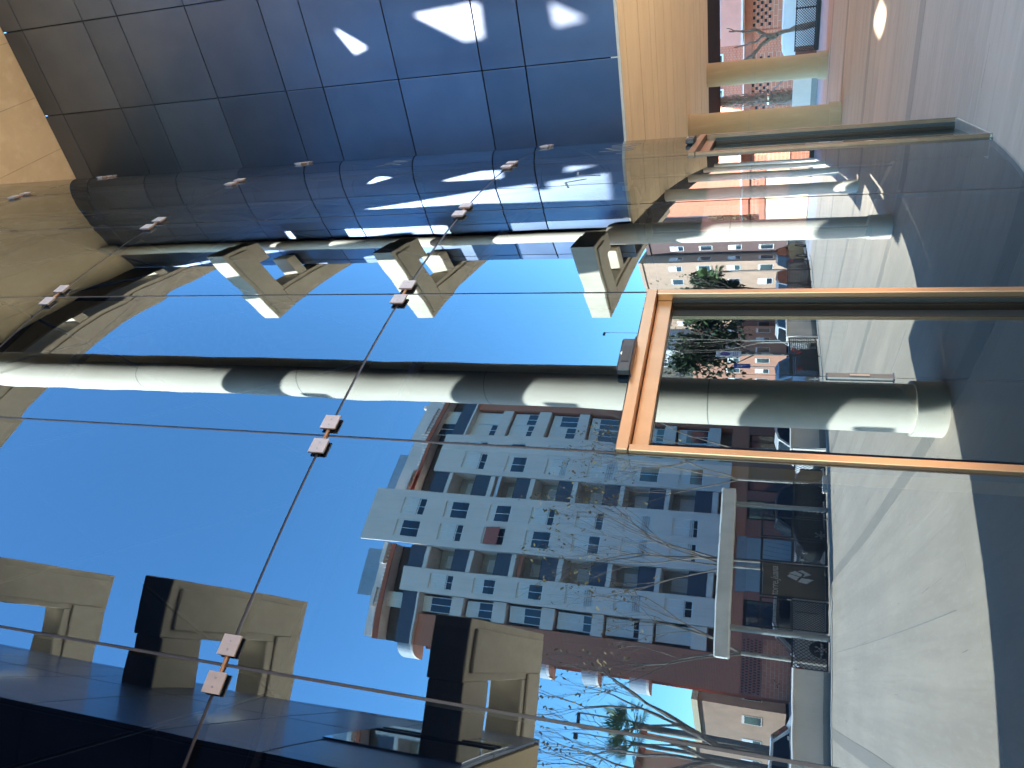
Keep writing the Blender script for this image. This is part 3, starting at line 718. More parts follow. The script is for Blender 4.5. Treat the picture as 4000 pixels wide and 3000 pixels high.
x = B(); x.box(9.2, 9.95, FP - .2, FP + .2, .0, .12); tag(x.build('concrete_block', LOWWALL, None, bevel=.02), 'small white concrete kerb block by the portal post', 'block')

# ---------------------------------------------------------------- parked vehicles
def car(name, label, body, loc, ang, kind='car', group='cars parked along the street'):
    L, wd, h = (4.2, 1.72, 1.45) if kind == 'car' else (4.6, 1.85, 1.95)
    c = thing(name, label, kind, (0, 0, 0), group)
    if kind == 'car':
        prof = [(-2.1, .35), (-2.08, .72), (-1.95, .88), (-1.55, .96), (-.95, 1.36), (-.4, 1.45), (.6, 1.42), (1.15, 1.02), (1.75, .88), (2.05, .74), (2.1, .4), (2.0, .24), (-2.0, .24)]
        win = [(-1.35, .98), (-.85, 1.33), (-.4, 1.40), (.55, 1.37), (.98, 1.02)]
    else:
        prof = [(-2.3, .3), (-2.3, 1.6), (-2.22, 1.85), (-2.0, 1.95), (.75, 1.95), (1.1, 1.85), (1.75, 1.15), (2.2, 1.0), (2.32, .7), (2.3, .3), (2.2, .25), (-2.2, .25)]
        win = [(.15, 1.2), (.15, 1.75), (.7, 1.78), (1.0, 1.72), (1.5, 1.2)]
    sh = []
    n = len(prof)
    x = B(); hw = wd / 2
    rows = [(-hw + .06, .97), (-hw, 1.0), (-hw + .0, 1.0), (hw, 1.0), (hw - .06, .97)]
    for (q, k) in [(-hw + .10, 0), (-hw, 1), (hw, 1), (hw - .10, 0)][1:3]:
        pass
    i = 0
    for q, ins in ((-hw, 0), (hw, 0)):
        for (u, v) in prof:
            tum = max(0, v - .9) * .28           # sides lean in above the waist
            x.v.append((u, q - math.copysign(tum, q), v))
    for j in range(n): x.f.append((j, (j + 1) % n, n + (j + 1) % n, n + j))
    for t in tessellate_polygon([[Vector((u, v, 0)) for u, v in prof]]): x.f.append(tuple(t)); x.f.append(tuple(n + k for k in t))
    bo = x.build('body', body, c, bevel=.03)
    for sgn in (-1, 1):
        w_ = B()
        for (u, v) in win: w_.v.append((u, sgn * (hw + .006) - sgn * max(0, v - .9) * .28, v))
        w_.f.append(tuple(range(len(win)))); o = w_.build('side_window', CARG, c, recalc=False)
        w_ = B(); d = B(); d.box(-.02, .02, sgn * (hw + .004) - .004, sgn * (hw + .004) + .004, .4, .95); d.build('door_gap', RUBBER, bo)
        d = B(); d.box(-.35, -.2, sgn * (hw + .012) - .01, sgn * (hw + .012) + .01, .86, .89); d.build('door_handle', body, bo)
        for u in (-1.3, 1.3):
            t = B(); t.tube([(u, sgn * (hw - .2), .31), (u, sgn * (hw + .01), .31)], .31, 24); wo_ = t.build('wheel', TYRE, c, smooth=True)
            r_ = B(); r_.tube([(u, sgn * (hw + .011), .31), (u, sgn * (hw + .02), .31)], .06, 10)
            for k in range(6):
                a = k * math.pi / 3; r_.tube([(u + .05 * math.cos(a), sgn * (hw + .015), .31 + .05 * math.sin(a)), (u + .2 * math.cos(a), sgn * (hw + .015), .31 + .2 * math.sin(a))], .028, 6)
            r_.build('rim', RIM, wo_)
        l_ = B(); l_.box(-2.13 if kind == 'car' else -2.32, -2.0, sgn * (hw - .2) - .1, sgn * (hw - .2) + .1, .72, .86); l_.build('tail_lamp', LAMPR, c)
        l_ = B(); l_.box(1.98, 2.11 if kind == 'car' else 2.3, sgn * (hw - .25) - .12, sgn * (hw - .25) + .12, .66, .78); l_.build('headlamp', ALU, c)
    if kind == 'car':
        for (a, b2) in (((.66, 1.405), (1.12, 1.05)), ((-1.0, 1.35), (-1.5, 1.0))):
            w_ = B(); e = .012; k = hw - .12
            w_.quad((a[0] + math.copysign(e, a[0]), -k + .1, a[1]), (a[0] + math.copysign(e, a[0]), k - .1, a[1]), (b2[0] + math.copysign(e, a[0]), k, b2[1]), (b2[0] + math.copysign(e, a[0]), -k, b2[1])); w_.build('windscreen', CARG, c, recalc=False)
        for sgn in (-1, 1): m_ = B(); m_.box(.75, .88, sgn * (hw + .08) - .08, sgn * (hw + .08) + .08, .94, 1.06); m_.build('mirror', body, c)
    else:
        for sgn in (-1, 1): d = B(); d.box(-2.1, .1, sgn * (hw + .006) - .003, sgn * (hw + .006) + .003, 1.12, 1.16); d.build('body_crease', body, bo)
    c.location = W(*loc); c.rotation_euler.z = -math.radians(ang)
    return c
car('parked_car', 'black hatchback with pale alloy wheel behind the gate beside the portal post', CARK, (9.0, 15.3, -.25), 180)
car('parked_car', 'white hatchback behind the mesh fence beside the big column', CARW, (13.6, 15.4, -.25), 0)
car('parked_car', 'silver car behind the street gate, under the bare tree', CARS, (4.4, 15.3, -.25), 0)
car('parked_car', 'pale car half hidden by the long low wall', CARW, (-1.0, 15.8, -.25), 0)
car('parked_car', 'dark blue car behind the dense fence panel, reflected in the door', CARB, (17.4, 15.6, -.25), 90)
car('parked_car', 'white car farther along the street, reflected over the planter wall', CARW, (23.0, 15.8, -.25), 0)
car('parked_car', 'silver estate car far along the parking strip behind the fence', CARS, (28.5, 16.2, -.25), 0)
car('parked_car', 'black saloon at the far end of the parking strip', CARK, (33.5, 16.2, -.25), 0)
car('delivery_van', 'white panel van parked behind the black fence beyond the columns', CARW, (37.6, -7.0, -.72), 90, 'van', None)

# ---------------------------------------------------------------- trees
def branch(x, p, d, L, r, lev, rnd, tips, spread=.5, gnarl=.18):
    n = 4; pts = [p.copy()]; rad = [r]
    for k in range(n):
        d = (d + Vector((rnd.uniform(-gnarl, gnarl), rnd.uniform(-gnarl, gnarl), rnd.uniform(-gnarl * .5, gnarl)))).normalized()
        p = p + d * (L / n); pts.append(p.copy()); rad.append(r * (1 - .42 * (k + 1) / n))
    x.tube(pts, rad, 7 if lev > 2 else (5 if lev > 1 else 3), cap=False)
    if lev == 0: tips.append(p); return
    m_ = rnd.choice((2, 3, 3)) if lev > 1 else rnd.choice((3, 4))
    for k in range(m_):
        nd = (d + Vector((rnd.uniform(-1, 1), rnd.uniform(-1, 1), rnd.uniform(-.25, .6))) * spread).normalized()
        st = pts[-1] if k < 2 else pts[rnd.choice((2, 3))]
        branch(x, st, nd, L * rnd.uniform(.6, .82), rad[-1] * .8, lev - 1, rnd, tips, spread, gnarl)
    if lev >= 1: tips.append(p)
def bare_tree(s, p, z, h, r, label, seed, leaves=60, bark=None, lev=4, group='bare trees along the street', trunk=.34, leafm=None, lsize=.09):
    rnd = random.Random(seed)
    t = thing('bare_tree', label, 'tree', (s, p, z), group)
    x = B(); p0 = Vector((s, p, z)); th = h * trunk
    lean = Vector((rnd.uniform(-.06, .06), rnd.uniform(-.06, .06), 1)).normalized()
    top = p0 + lean * th
    x.tube([p0, p0 + lean * th * .12, p0 + lean * th * .5, top], [r * 1.35, r, r * .88, r * .72], 10); x.build('trunk', bark or BARK, t, smooth=True)
    x = B(); tips = []
    for k in range(rnd.choice((3, 4))):
        a = k * 2.1 + rnd.uniform(-.4, .4); d = Vector((math.cos(a) * .55, math.sin(a) * .55, 1)).normalized()
        branch(x, top - lean * .05, d, h * .28, r * .48, lev - 1, rnd, tips, .62)
    x.build('crown', BARK, t)
    if leaves:
        y = B()
        for k in range(leaves):
            q = rnd.choice(tips) + Vector((rnd.gauss(0, .12), rnd.gauss(0, .12), rnd.gauss(0, .12))); a = rnd.uniform(0, 6.28); e = lsize * rnd.uniform(.6, 1.3)
            u = Vector((math.cos(a), math.sin(a), rnd.uniform(-.6, .6))) * e; v = Vector((-math.sin(a) * .6, math.cos(a) * .6, rnd.uniform(-.8, .8))) * e
            y.quad(q - u, q - v * .6, q + u, q + v * .6)
        o = y.build('leaves', leafm or LEAFY, t, recalc=False); o['kind'] = 'stuff'
    return t
def leafy_tree(s, p, z, h, r, label, seed, m_, n=1500, group='evergreen trees along the street', th=.35, size=.22):
    rnd = random.Random(seed); t = thing('leafy_tree', label, 'tree', (s, p, z), group)
    x = B(); top = Vector((s, p, z + h * th))
    x.tube([(s, p, z), (s, p, z + h * th * .6), top], [.16, .12, .1], 8)
    cl = []
    for k in range(16):
        a = rnd.uniform(0, 6.28); e = rnd.uniform(-.6, 1); rr = r * rnd.uniform(.35, .85)
        c = Vector((s + math.cos(a) * rr, p + math.sin(a) * rr, z + h * (th + 1) / 2 + e * h * (1 - th) * .36)); cl.append((c, r * rnd.uniform(.25, .5)))
        x.tube([top - Vector((0, 0, .2)), (top + c) / 2 + Vector((0, 0, .1)), c], [.06, .04, .015], 5)
    x.build('trunk', BARK, t, smooth=True)
    y = B()
    for k in range(n):
        c, cr = rnd.choice(cl); v = Vector((rnd.gauss(0, 1), rnd.gauss(0, 1), rnd.gauss(0, .8))).normalized() * cr * rnd.uniform(.5, 1.1); q = c + v
        a = rnd.uniform(0, 6.28); e = size * rnd.uniform(.5, 1.2)
        u = Vector((math.cos(a), math.sin(a), rnd.uniform(-.7, .7))) * e; w_ = Vector((-math.sin(a), math.cos(a), rnd.uniform(-.9, .9))) * e * .7
        y.quad(q - u, q - w_, q + u, q + w_)
    y.build('crown', m_, t, recalc=False); return t
def palm(s, p, z, h, r, label, seed, n=26, fl=1.6):
    rnd = random.Random(seed); t = thing('palm_tree', label, 'palm', (s, p, z), 'palms')
    x = B(); x.tube([(s, p, z), (s + .05, p, z + h * .5), (s, p + .05, z + h)], [r * 1.2, r, r * .9], 10); x.build('trunk', BOOT, t, smooth=True)
    for k in range(n):
        a = k * 2.399; e = rnd.uniform(-.5, 1.1); y = B()
        d = Vector((math.cos(a) * math.cos(e), math.sin(a) * math.cos(e), math.sin(e))); c = Vector((s, p + .05, z + h))
        st = c + d * fl * .45; y.tube([c, st], [.02, .012], 4)
        sd = d.cross(Vector((0, 0, 1))).normalized(); upv = sd.cross(d)
        for j in range(13):
            b2 = (j / 12 - .5) * 2.5; f = (d * math.cos(b2) + sd * math.sin(b2) + upv * .1).normalized(); Lf = fl * .6 * (1 - .12 * abs(b2))
            tip = st + f * Lf - Vector((0, 0, .12 * Lf)); nn = (sd * math.cos(b2) - d * math.sin(b2)) * .035
            y.quad(st - nn * .3, st + f * Lf * .5 - nn, tip, st + f * Lf * .5 + nn)
        y.build('frond', PALML, t, recalc=False)
    return t
bare_tree(6.0, 14.2, -.2, 7.5, .085, 'slim pale bare tree forking above the gate, beside the name board', 3, 90, BARK_W, 4)
bare_tree(10.3, 14.4, -.2, 7.0, .085, 'slim pale bare tree with forked white limbs behind the mesh fence', 5, 120, BARK_W, 4)
bare_tree(13.6, 17.5, -.2, 7.6, .10, 'bare tree with yellow leaf tufts in front of the glazed recesses', 8, 160, BARK_W, 4)
bare_tree(2.6, 14.0, -.2, 6.2, .10, 'leaning bare tree by the portal post with a few dry leaves', 11, 120, BARK_W, 4)
bare_tree(7.6, 19.5, -.2, 9.0, .12, 'broad bare tree reaching over the white facade windows', 14, 160, BARK, 5)
bare_tree(-1.2, 17.0, -.2, 8.0, .22, 'thick dark trunked bare tree at the right end of the brick block', 17, 260, BARK, 5)
bare_tree(-4.8, 19.0, -.2, 7.5, .14, 'spreading bare tree before the orange building at the lower right', 19, 220, BARK, 5)
bare_tree(20.0, 14.6, -.2, 5.6, .07, 'thin white stemmed tree behind the white planter wall in the door glass', 21, 160, BARK_W, 4, leafm=LEAFM)
bare_tree(24.5, 15.0, -.2, 6.0, .08, 'thin white stemmed tree with green leaves past the second column', 23, 260, BARK_W, 4, leafm=LEAFM)
for k, (s, p, h, r, m_, t) in enumerate(((29.5, 26.5, 7.0, 3.2, LEAFG, 'dark round evergreen behind the parking signs, reflected in the door'), (35.5, 25.5, 6.6, 2.4, LEAFG, 'dark evergreen beside the tan apartment block'),
        (41.0, 27.0, 7.2, 2.6, LEAFG, 'tall dark evergreen before the tan block'), (26.2, 30.5, 6.0, 2.0, LEAFM, 'brown-green tree left of the parking signs'), (46, 15.5, 5.2, 2.2, LEAFM, 'round olive green bush above the cream wall, seen between two columns'), (-8.0, 26, 4.6, 1.7, LEAFM, 'yellow green small tree at the lower right corner'))):
    leafy_tree(s, p, -.3, h, r, t, 40 + k, m_, 3200 if m_ is LEAFG else 1500)
palm(-2.0, 25, -.2, 5.9, .16, 'fan palm against the blue sky at the lower right of the glass', 51)
palm(38.0, 21.5, -.2, 4.6, .15, 'fan palm before the tan block, seen past the second column', 52, 22, 1.3)
palm(33.0, 24.0, -.2, 5.2, .14, 'slim fan palm between the dark evergreens', 53, 20, 1.2)
def lamp(s, p, h, label):
    l_ = thing('street_lamp', label, 'lamp', (s, p, -.2), 'street lamps')
    x = B(); x.tube([(s, p, -.2), (s, p, h)], [.07, .04], 8); x.build('pole', POLE, l_)
    x = B(); x.box(s - .45, s + .02, p - .11, p + .11, h, h + .13); x.build('lamp_head', FENCEM, l_, bevel=.03)
lamp(-1.9, 25.2, 7.9, 'street lamp standing against the sky beside the fan palm'); lamp(30.2, 25.0, 9.8, 'tall street lamp against the blue sky above the door header')
def road_sign(s, p, h, w_, hh, m_, txt, label, extra=None):
    r = thing('road_sign', label, 'sign', (s, p, -.2), 'street signs')
    x = B(); x.cyl(s, p + .03, .03, -.2, h + hh / 2, 8); x.build('pole', POLE, r)
    x = B(); x.box(s - w_ / 2, s + w_ / 2, p - .01, p, h - hh / 2, h + hh / 2); pl_ = x.build('plate', m_, r)
    if txt: text_mesh(txt, hh * .8, 'lettering', WHITEM, pl_, face_mtx(s, p - .012, h, '-p'), .002)
    if extra:
        x = B(); x.tube([(s, p - .012, h + .12), (s, p - .016, h + .12)], .2, 20); x.build('disc', mat('sign_violet', (0.12, 0.08, 0.3), .5, var=0), pl_)
        for k in range(3): x = B(); x.box(s - .22, s + .22, p - .014, p - .012, h - .2 - k * .07, h - .17 - k * .07); x.build('text_line', SIGNBL, pl_)
road_sign(21.6, 17.8, 2.9, .62, .95, WHITEM, '', 'white plate sign with violet disc before the dark trees', 1)
road_sign(20.2, 17.6, 2.35, .44, .6, SIGNBL, 'P', 'blue parking sign before the dark trees in the door glass')
road_sign(16.2, 19.0, 2.6, .46, .62, SIGNBL, 'P', 'blue parking sign in front of the dark garage opening')

# ---------------------------------------------------------------- the apartment block across the street
PB = 38.0
apt = thing('apartment_block', 'eight storey white and brick apartment block across the street, reflected in the glass', 'building', (13, PB, 0))
GZ = -.18
PIT = 2.79
SILL = [21.5 - PIT * k for k in range(7)]
def part(n, m_, s0, s1, p0, p1, z0, z1, par=apt, bevel=0):
    x = B(); x.box(s0, s1, p0, p1, z0, z1); return x.build(n, m_, par, bevel=bevel)
# body set back, white piers proud, brick at the ends
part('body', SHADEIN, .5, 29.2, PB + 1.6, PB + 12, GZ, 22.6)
WHT_B = 3.3
part('brick_end', BRICK, 27.05, 29.4, PB, PB + 11.8, WHT_B, 20.6); part('brick_end', BRICK, .3, 3.35, PB, PB + 11.8, WHT_B, 20.6)
piers = [(22.6, 24.3, 0), (19.2, 22.6, 1), (15.95, 16.35, 0), (10.35, 15.95, 2), (9.95, 10.35, 0), (5.75, 7.95, 3)]
def window(s0, s1, z0, z1, p, k, seed, bars=True, par=apt):
    rnd = random.Random(seed); w_ = s1 - s0
    x = B()
    for (a, c, u, v) in ((s0, s0 + .07, z0, z1), (s1 - .07, s1, z0, z1), (s0 + .071, s1 - .071, z1 - .07, z1), (s0 + .071, s1 - .071, z0, z0 + .06), (s0 + w_ / 2 - .035, s0 + w_ / 2 + .035, z0 + .061, z1 - .071)): x.box(a, c, p - .03, p + .06, u, v)
    f = x.build('window', FRAMEW, par)
    x = B(); x.quad((s0 + .07, p + .03, z0 + .06), (s1 - .07, p + .03, z0 + .06), (s1 - .07, p + .03, z1 - .07), (s0 + .07, p + .03, z1 - .07)); x.build('pane', PANE, f, recalc=False)
    sh = rnd.choice((.25, .45, .6, .75, 1.0, .85))
    y = B(); y.box(s0 + .072, s1 - .072, p + .0, p + .022, z1 - .07 - (z1 - z0 - .14) * sh, z1 - .072); y.build('shutter', SHUT, f)
    y = B(); y.box(s0 - .08, s1 + .08, p - .10, p - .031, z0 - .07, z0 - .003); y.build('sill', FACS, f)
    if bars:
        for j in range(4): y = B(); y.box(s0 + .02, s1 - .02, p - .075, p - .06, z0 + .12 + j * .11, z0 + .135 + j * .11); y.build('rail', IRON, f)
    return f
def wall_with(s0, s1, z0, z1, opens, p, m_, n='pier'):
    """wall built of strips round its openings"""
    x = B(); zs = sorted(set([z0, z1] + [v for o in opens for v in (o[2], o[3])])); ss = sorted(set([s0, s1] + [v for o in opens for v in (o[0], o[1])]))
    for i in range(len(ss) - 1):
        z = z0
        run = [o for o in sorted(opens, key=lambda o: o[2]) if o[0] <= ss[i] + 1e-6 and o[1] >= ss[i+1] - 1e-6]
        for o in run:
            if o[2] > z: x.box(ss[i], ss[i+1], p, p + .3, z, o[2])
            z = o[3]
        if z < z1: x.box(ss[i], ss[i+1], p, p + .3, z, z1)
    return x.build(n, m_, apt)
def pier_windows(s0, s1, wins, top, p):
    op = [(a, c, z - .06, z + 1.44) for (a, c) in wins for z in SILL if z + 1.44 < top - .2]
    wall_with(s0, s1, WHT_B, top, op, p, FACW)
    x = B(); x.box(s0 + .01, s1 - .01, p + .301, PB + 1.59, WHT_B, min(top, 21.0)); x.build('pier_back', FACW, apt)
    for i, o in enumerate(op): window(*o, p + .14, 0, int(o[0] * 37 + o[2] * 11))
pier_windows(10.3, 16.2, [(13.45, 15.35), (10.95, 12.8)], 25.2, PB - .9)
pier_windows(19.0, 22.75, [(19.7, 21.9)], 21.9, PB - .5)
pier_windows(5.45, 7.9, [(5.95, 7.45)], 21.9, PB - .5)
for (a, c) in ((16.25, 18.95), (7.95, 10.25)):             # loggias
    for k in range(-1, 7):
        zb = SILL[k] - .63 if k >= 0 else SILL[0] - .63 + PIT
        part('loggia_slab', FACS, a, c, PB - .35, PB + 1.58, zb - .30, zb - .02)
        if k >= 0:
            rl = part('loggia_railing', mat('smoked_rail', (0.06, 0.065, 0.085), .4, var=.1), a + .02, c - .02, PB - .33, PB - .30, zb, zb + .92)
            part('rail_cap', IRON, a + .02, c - .02, PB - .335, PB - .295, zb + .925, zb + .95, rl)
            window(a + .5, c - .5, zb + .1, zb + 2.0, PB + 1.5, 0, int(a * 7 + k), False)
    for k in (0, 2, 3):
        if (a > 10) == (k != 3): 
            zb = SILL[k] - .63; x = B(); x.quad((a + .05, PB - .3, zb + 2.3), (c - .05, PB - .3, zb + 2.3), (c - .05, PB - .75, zb + 1.95), (a + .05, PB - .75, zb + 1.95)); x.build('awning', TILE_R if k != 2 else SHUT, apt, recalc=False)
x = B(); x.quad((10.95, PB - .92, SILL[2] + 1.3), (12.8, PB - .92, SILL[2] + 1.3), (12.8, PB - 1.25, SILL[2] + .25), (10.95, PB - 1.25, SILL[2] + .25)); x.build('awning', mat('awning_red', (0.45, 0.12, 0.08), .8, var=.1), apt, recalc=False)
for (a, c) in ((22.8, 27.0), (3.4, 5.4)):                   # glazed recesses
    for k in range(7):
        zb = SILL[k]
        part('recess_slab', FACW, a, c, PB + .05, PB + 1.58, zb - .75, zb - .02)
        window(a + .25, a + (c - a) * .5 - .03 if c - a > 3 else c - .2, zb, zb + 1.9, PB + .5, 0, int(a * 13 + k * 5), False)
        if c - a > 3: window(a + (c - a) * .5 + .03, c - .25, zb, zb + 1.9, PB + .5, 0, int(a * 17 + k * 3), False)
part('recess_slab', FACW, 22.8, 27.0, PB + .05, PB + 1.58, SILL[0] + 2.05, SILL[0] + 2.3); part('recess_slab', FACW, 3.4, 5.4, PB + .05, PB + 1.58, SILL[0] + 2.05, SILL[0] + 2.3)
# attic terrace, eaves with orange edge, parapets
for (a, c) in ((16.3, 29.4), (.3, 10.2)):
    part('terrace_railing', mat('terrace_rail', (0.07, 0.075, 0.10), .5, var=.1), a, c, PB - .25, PB - .2, 20.75, 21.75); part('terrace_slab', FACS, a, c, PB - .4, PB + 1.58, 20.62, 20.74)
    part('attic_wall', mat('attic_dark', (0.09, 0.07, 0.06), .9, var=.2), a, c, PB + 1.0, PB + 1.58, 20.75, 22.9)
    part('eaves', FACS, a, c, PB - .1, PB + 1.9, 22.95, 23.15); part('eaves_edge', TILE_R, a, c, PB - .2, PB - .101, 22.85, 23.12)
    n = int((c - a) / .42)
    for k in range(n): part('eaves_bracket', FACS, a + k * .42 + .08, a + k * .42 + .2, PB - .05, PB + .3, 23.16, 23.42)
    part('parapet', FACW, a + .1, c - .1, PB + .35, PB + 3, 23.43, 24.6 if a > 10 else 23.9)
part('roof_railing', mat('roof_mesh', (0.25, 0.33, 0.40), .5, var=.1), 16.4, 21.5, PB + 1.2, PB + 1.24, 24.62, 25.7); part('roof_railing', MATS['roof_mesh'], 4.5, 9.6, PB + .8, PB + .84, 23.92, 25.2)
part('chimney', FACW, 27.6, 28.2, PB + 1.5, PB + 2.1, 24.62, 25.5)
# curved balconies on the right-hand corner
for k in range(6):
    zb = SILL[k] - .7
    pts = [(.3 - 1.5 * math.sin(t), PB + .3 + 1.8 * (1 - math.cos(t))) for t in [j * math.pi / 2 / 8 for j in range(9)]] + [(.3, PB + 2.1)]
    x = B(); x.prism(pts, zb, zb + .16); bl = x.build('corner_balcony', FACS, apt)
    x = B()
    for j in range(8): (a, q), (c, r_) = pts[j], pts[j + 1]; x.quad((a, q, zb + .17), (c, r_, zb + .17), (c, r_, zb + 1.05), (a, q, zb + 1.05))
    x.build('balcony_railing', mat('rail_pale', (0.45, 0.47, 0.5), .6, var=.1), bl, recalc=False)
    if k in (2, 3): x = B(); x.quad((.25, PB + .1, zb + 2.5), (-1.1, PB + 1.3, zb + 2.5), (-1.7, PB + .9, zb + 1.9), (-.1, PB - .5, zb + 1.9)); x.build('awning', TILE_R, apt, recalc=False)
part('corner_wall', BRICKP, .0, .29, PB + 1.65, PB + 11, GZ, 20.5)
# ground floor: brick base, perforated screen, shutter, dark shop fronts
part('ground_floor_wall', BRICK_D, .3, 29.4, PB - .02, PB + .9, GZ, 2.3); part('ground_floor_wall', BRICK, .3, 29.4, PB + .01, PB + .88, 2.301, WHT_B - .002)
part('plinth_course', BRICK_L, .35, 5.0, PB - .06, PB - .022, GZ, 1.2)
x = B()
for j in range(5):
    for i in range(20): 
        s0 = .5 + i * .22 + (j % 2) * .11
        x.box(s0, s0 + .10, PB - .030, PB - .021, 1.3 + j * .2, 1.42 + j * .2)
o = x.build('vent_slot', JOINT, apt); o['kind'] = 'stuff'
part('garage_shutter', mat('ribbed_shutter', (0.34, 0.35, 0.36), .5, var=.15, scale=14, stretch=(12, 12, .05)), 9.0, 14.2, PB - .06, PB - .022, GZ, 2.2)
for k in range(22): part('shutter_rib', MATS['ribbed_shutter'], 9.05 + k * .234, 9.16 + k * .234, PB - .085, PB - .0605, GZ, 2.18)
part('garage_lintel', mat('lintel_grey', (0.3, 0.3, 0.31), .7, var=.1), 8.9, 14.3, PB - .08, PB - .022, 2.21, 2.75)
for (a, c) in ((16.2, 18.4), (19.6, 22.6), (24.2, 26.2), (5.6, 8.2)):
    sf = part('shop_front', BRONZE_D, a, c, PB - .05, PB - .021, GZ, 2.25); part('pane', PANE, a + .12, c - .12, PB - .066, PB - .051, .25, 2.1, sf); part('mullion', RUBBER, (a + c) / 2 - .04, (a + c) / 2 + .04, PB - .08, PB - .067, .25, 2.1, sf)
# spray tags on the plinth
for (s0, z0, q) in ((1.2, .45, 'tag'), (3.6, .55, 'tag')):
    x = B(); rnd = random.Random(int(s0 * 9)); pts = [(s0 + k * .13, PB - .065, z0 + rnd.uniform(-.22, .22)) for k in range(6)]
    x.tube(pts, .018, 4); x.build('spray_tag', SPRAY, apt)

# ---------------------------------------------------------------- farther buildings
def block(name, label, m_, s0, s1, p0, p1, h, wins, face, base=None, roof=None, group='buildings farther along the street'):
    b_ = thing(name, label, 'building', ((s0 + s1) / 2, (p0 + p1) / 2, 0), group)
    x = B(); x.box(s0, s1, p0, p1, -.5, h); x.build('wall', m_, b_)
    x = B(); x.box(s0 - .2, s1 + .2, p0 - .2, p1 + .2, h + .002, h + .35); x.build('roof', roof or m_, b_)
    for fc in face:
        L = (s1 - s0) if fc in '-p' and fc == 'p' else (p1 - p0)
        n = max(1, int(L / wins[0])); nz = int(h / wins[1])
        for i in range(n):
            for j in range(nz):
                z0 = 1.0 + j * wins[1]
                if z0 + 1.4 > h - .3: continue
                c = (s0 if fc == 'p' else p0) + (i + .5) * L / n
                x = B(); w2 = wins[0] * .24
                if fc == 'p': x.box(c - w2, c + w2, p0 - .05, p0 - .002, z0, z0 + 1.35)
                else: x.box(s0 - .05, s0 - .002, c - w2, c + w2, z0, z0 + 1.35)
                f = x.build('window', FRAMEW if (i * 3 + j * 5) % 4 else SHUT, b_)
                x = B()
                if fc == 'p': x.box(c - w2 + .08, c + w2 - .08, p0 - .062, p0 - .051, z0 + .07, z0 + .07 + (.5 if (i + j) % 2 else 1.1))
                else: x.box(s0 - .062, s0 - .051, c - w2 + .08, c + w2 - .08, z0 + .07, z0 + .07 + (.5 if (i + j) % 2 else 1.1))
                x.build('pane', PANE, f)
    return b_
block('tan_apartment_block', 'tan brick apartment block with white windows, seen past the second column', TANB, 66, 84, 38, 58, 13.5, (3.4, 2.9), ('s', 'p'), roof=TANB)
block('brown_apartment_block', 'dark brown brick block beside the tan one, seen past the second column', BROWNF, 70, 90, 27, 37.6, 13.0, (3.2, 2.9), ('s',))
block('white_apartment_block', 'bright white apartment block reflected in the top of the door', WHITEF, 62, 76, 62, 80, 15.5, (3.2, 2.9), ('s', 'p'))
block('orange_apartment_block', 'salmon orange house before the white block in the door glass', ORANGE, 52, 61, 52, 62, 8.2, (3.0, 2.8), ('s', 'p'))
block('grey_apartment_block', 'cream balcony block beyond the trees, reflected in the door', CREAM, 46, 60, 66, 84, 13.5, (3.2, 2.9), ('s', 'p'))
block('yellow_apartment_block', 'pale yellow apartment block seen between the second and third columns', CREAM, 72, 84, 14.5, 25, 12.0, (4.2, 2.9), ('s',), roof=ORANGE)
block('white_balcony_block', 'white balcony block beside the yellow one between the columns', WHITEF, 74, 86, 25.4, 31, 12.5, (3.0, 2.9), ('s',))
cw = thing('cream_wall', 'sunlit cream wall with tiled coping between the second and third columns', 'wall', (40, 9, 0))
x = B(); x.box(40, 40.3, 4, 17.0, -.3, 1.75); x.build('wall_body', CREAM, cw); x = B(); x.box(39.9, 40.4, 3.9, 17.1, 1.752, 2.0); x.build('coping', BRICKP, cw)
x = B(); x.box(39.93, 39.998, 14.6, 15.6, .6, 1.5); x.build('grille', BRONZE_D, cw)
cb_ = block('cream_corner_block', 'sunlit cream block with orange roof edge at the lower right of the glass', CREAM, -15, -7, 40, 50, 7.5, (3.6, 2.8), ('p', 's'), roof=ORANGE); cb_.rotation_euler.z = math.radians(-40)
cb_ = block('tan_corner_block', 'sunlit tan brick building behind the bare trees at the lower right', TANB, -5.5, 2.0, 54, 62, 5.2, (3.0, 2.8), ('p', 's'), roof=CREAM); cb_.rotation_euler.z = math.radians(-45)

# ================================================================ STRAIGHT AHEAD, UNDER THE FAR WING
fence(-7.85, 4.0, 32.0, .84, 'black mesh fence with dark base in front of the white van', 1.55, 'p', .12, False, .09)
x = B(); x.box(31.9, 32.1, -7.85, 4.0, 0, .12); tag(x.build('fence_kerb', FENCEM), 'dark kerb under the black fence by the van', 'kerb')
lw = thing('pale_planter_wall', 'pale low concrete planter wall in front of the palm trunk', 'wall', (31.5, -11, 0))
for (a, c) in ((-9.85, -8.45), (-13.6, -10.22)):
    x = B(); x.box(31.3, 31.6, a, c, 0, .84); x.build('wall_slab', LOWWALL, lw, bevel=.01)
    x = B(); x.box(31.28, 31.299, a, c, 0, .2); x.build('plinth', MATS['plinth_grey'], lw)
x = B(); x.box(31.38, 31.6, -10.21, -9.86, 0, .83); x.build('dark_joint_slab', mat('grey_slab', (0.28, 0.27, 0.25), .9, var=.1), lw)
x = B(); x.box(31.62, 35.2, -13.6, -8.45, -.7, .72); struct(x.build('planter_soil', mat('soil', (0.10, 0.075, 0.05), .95, var=.3, scale=5)))
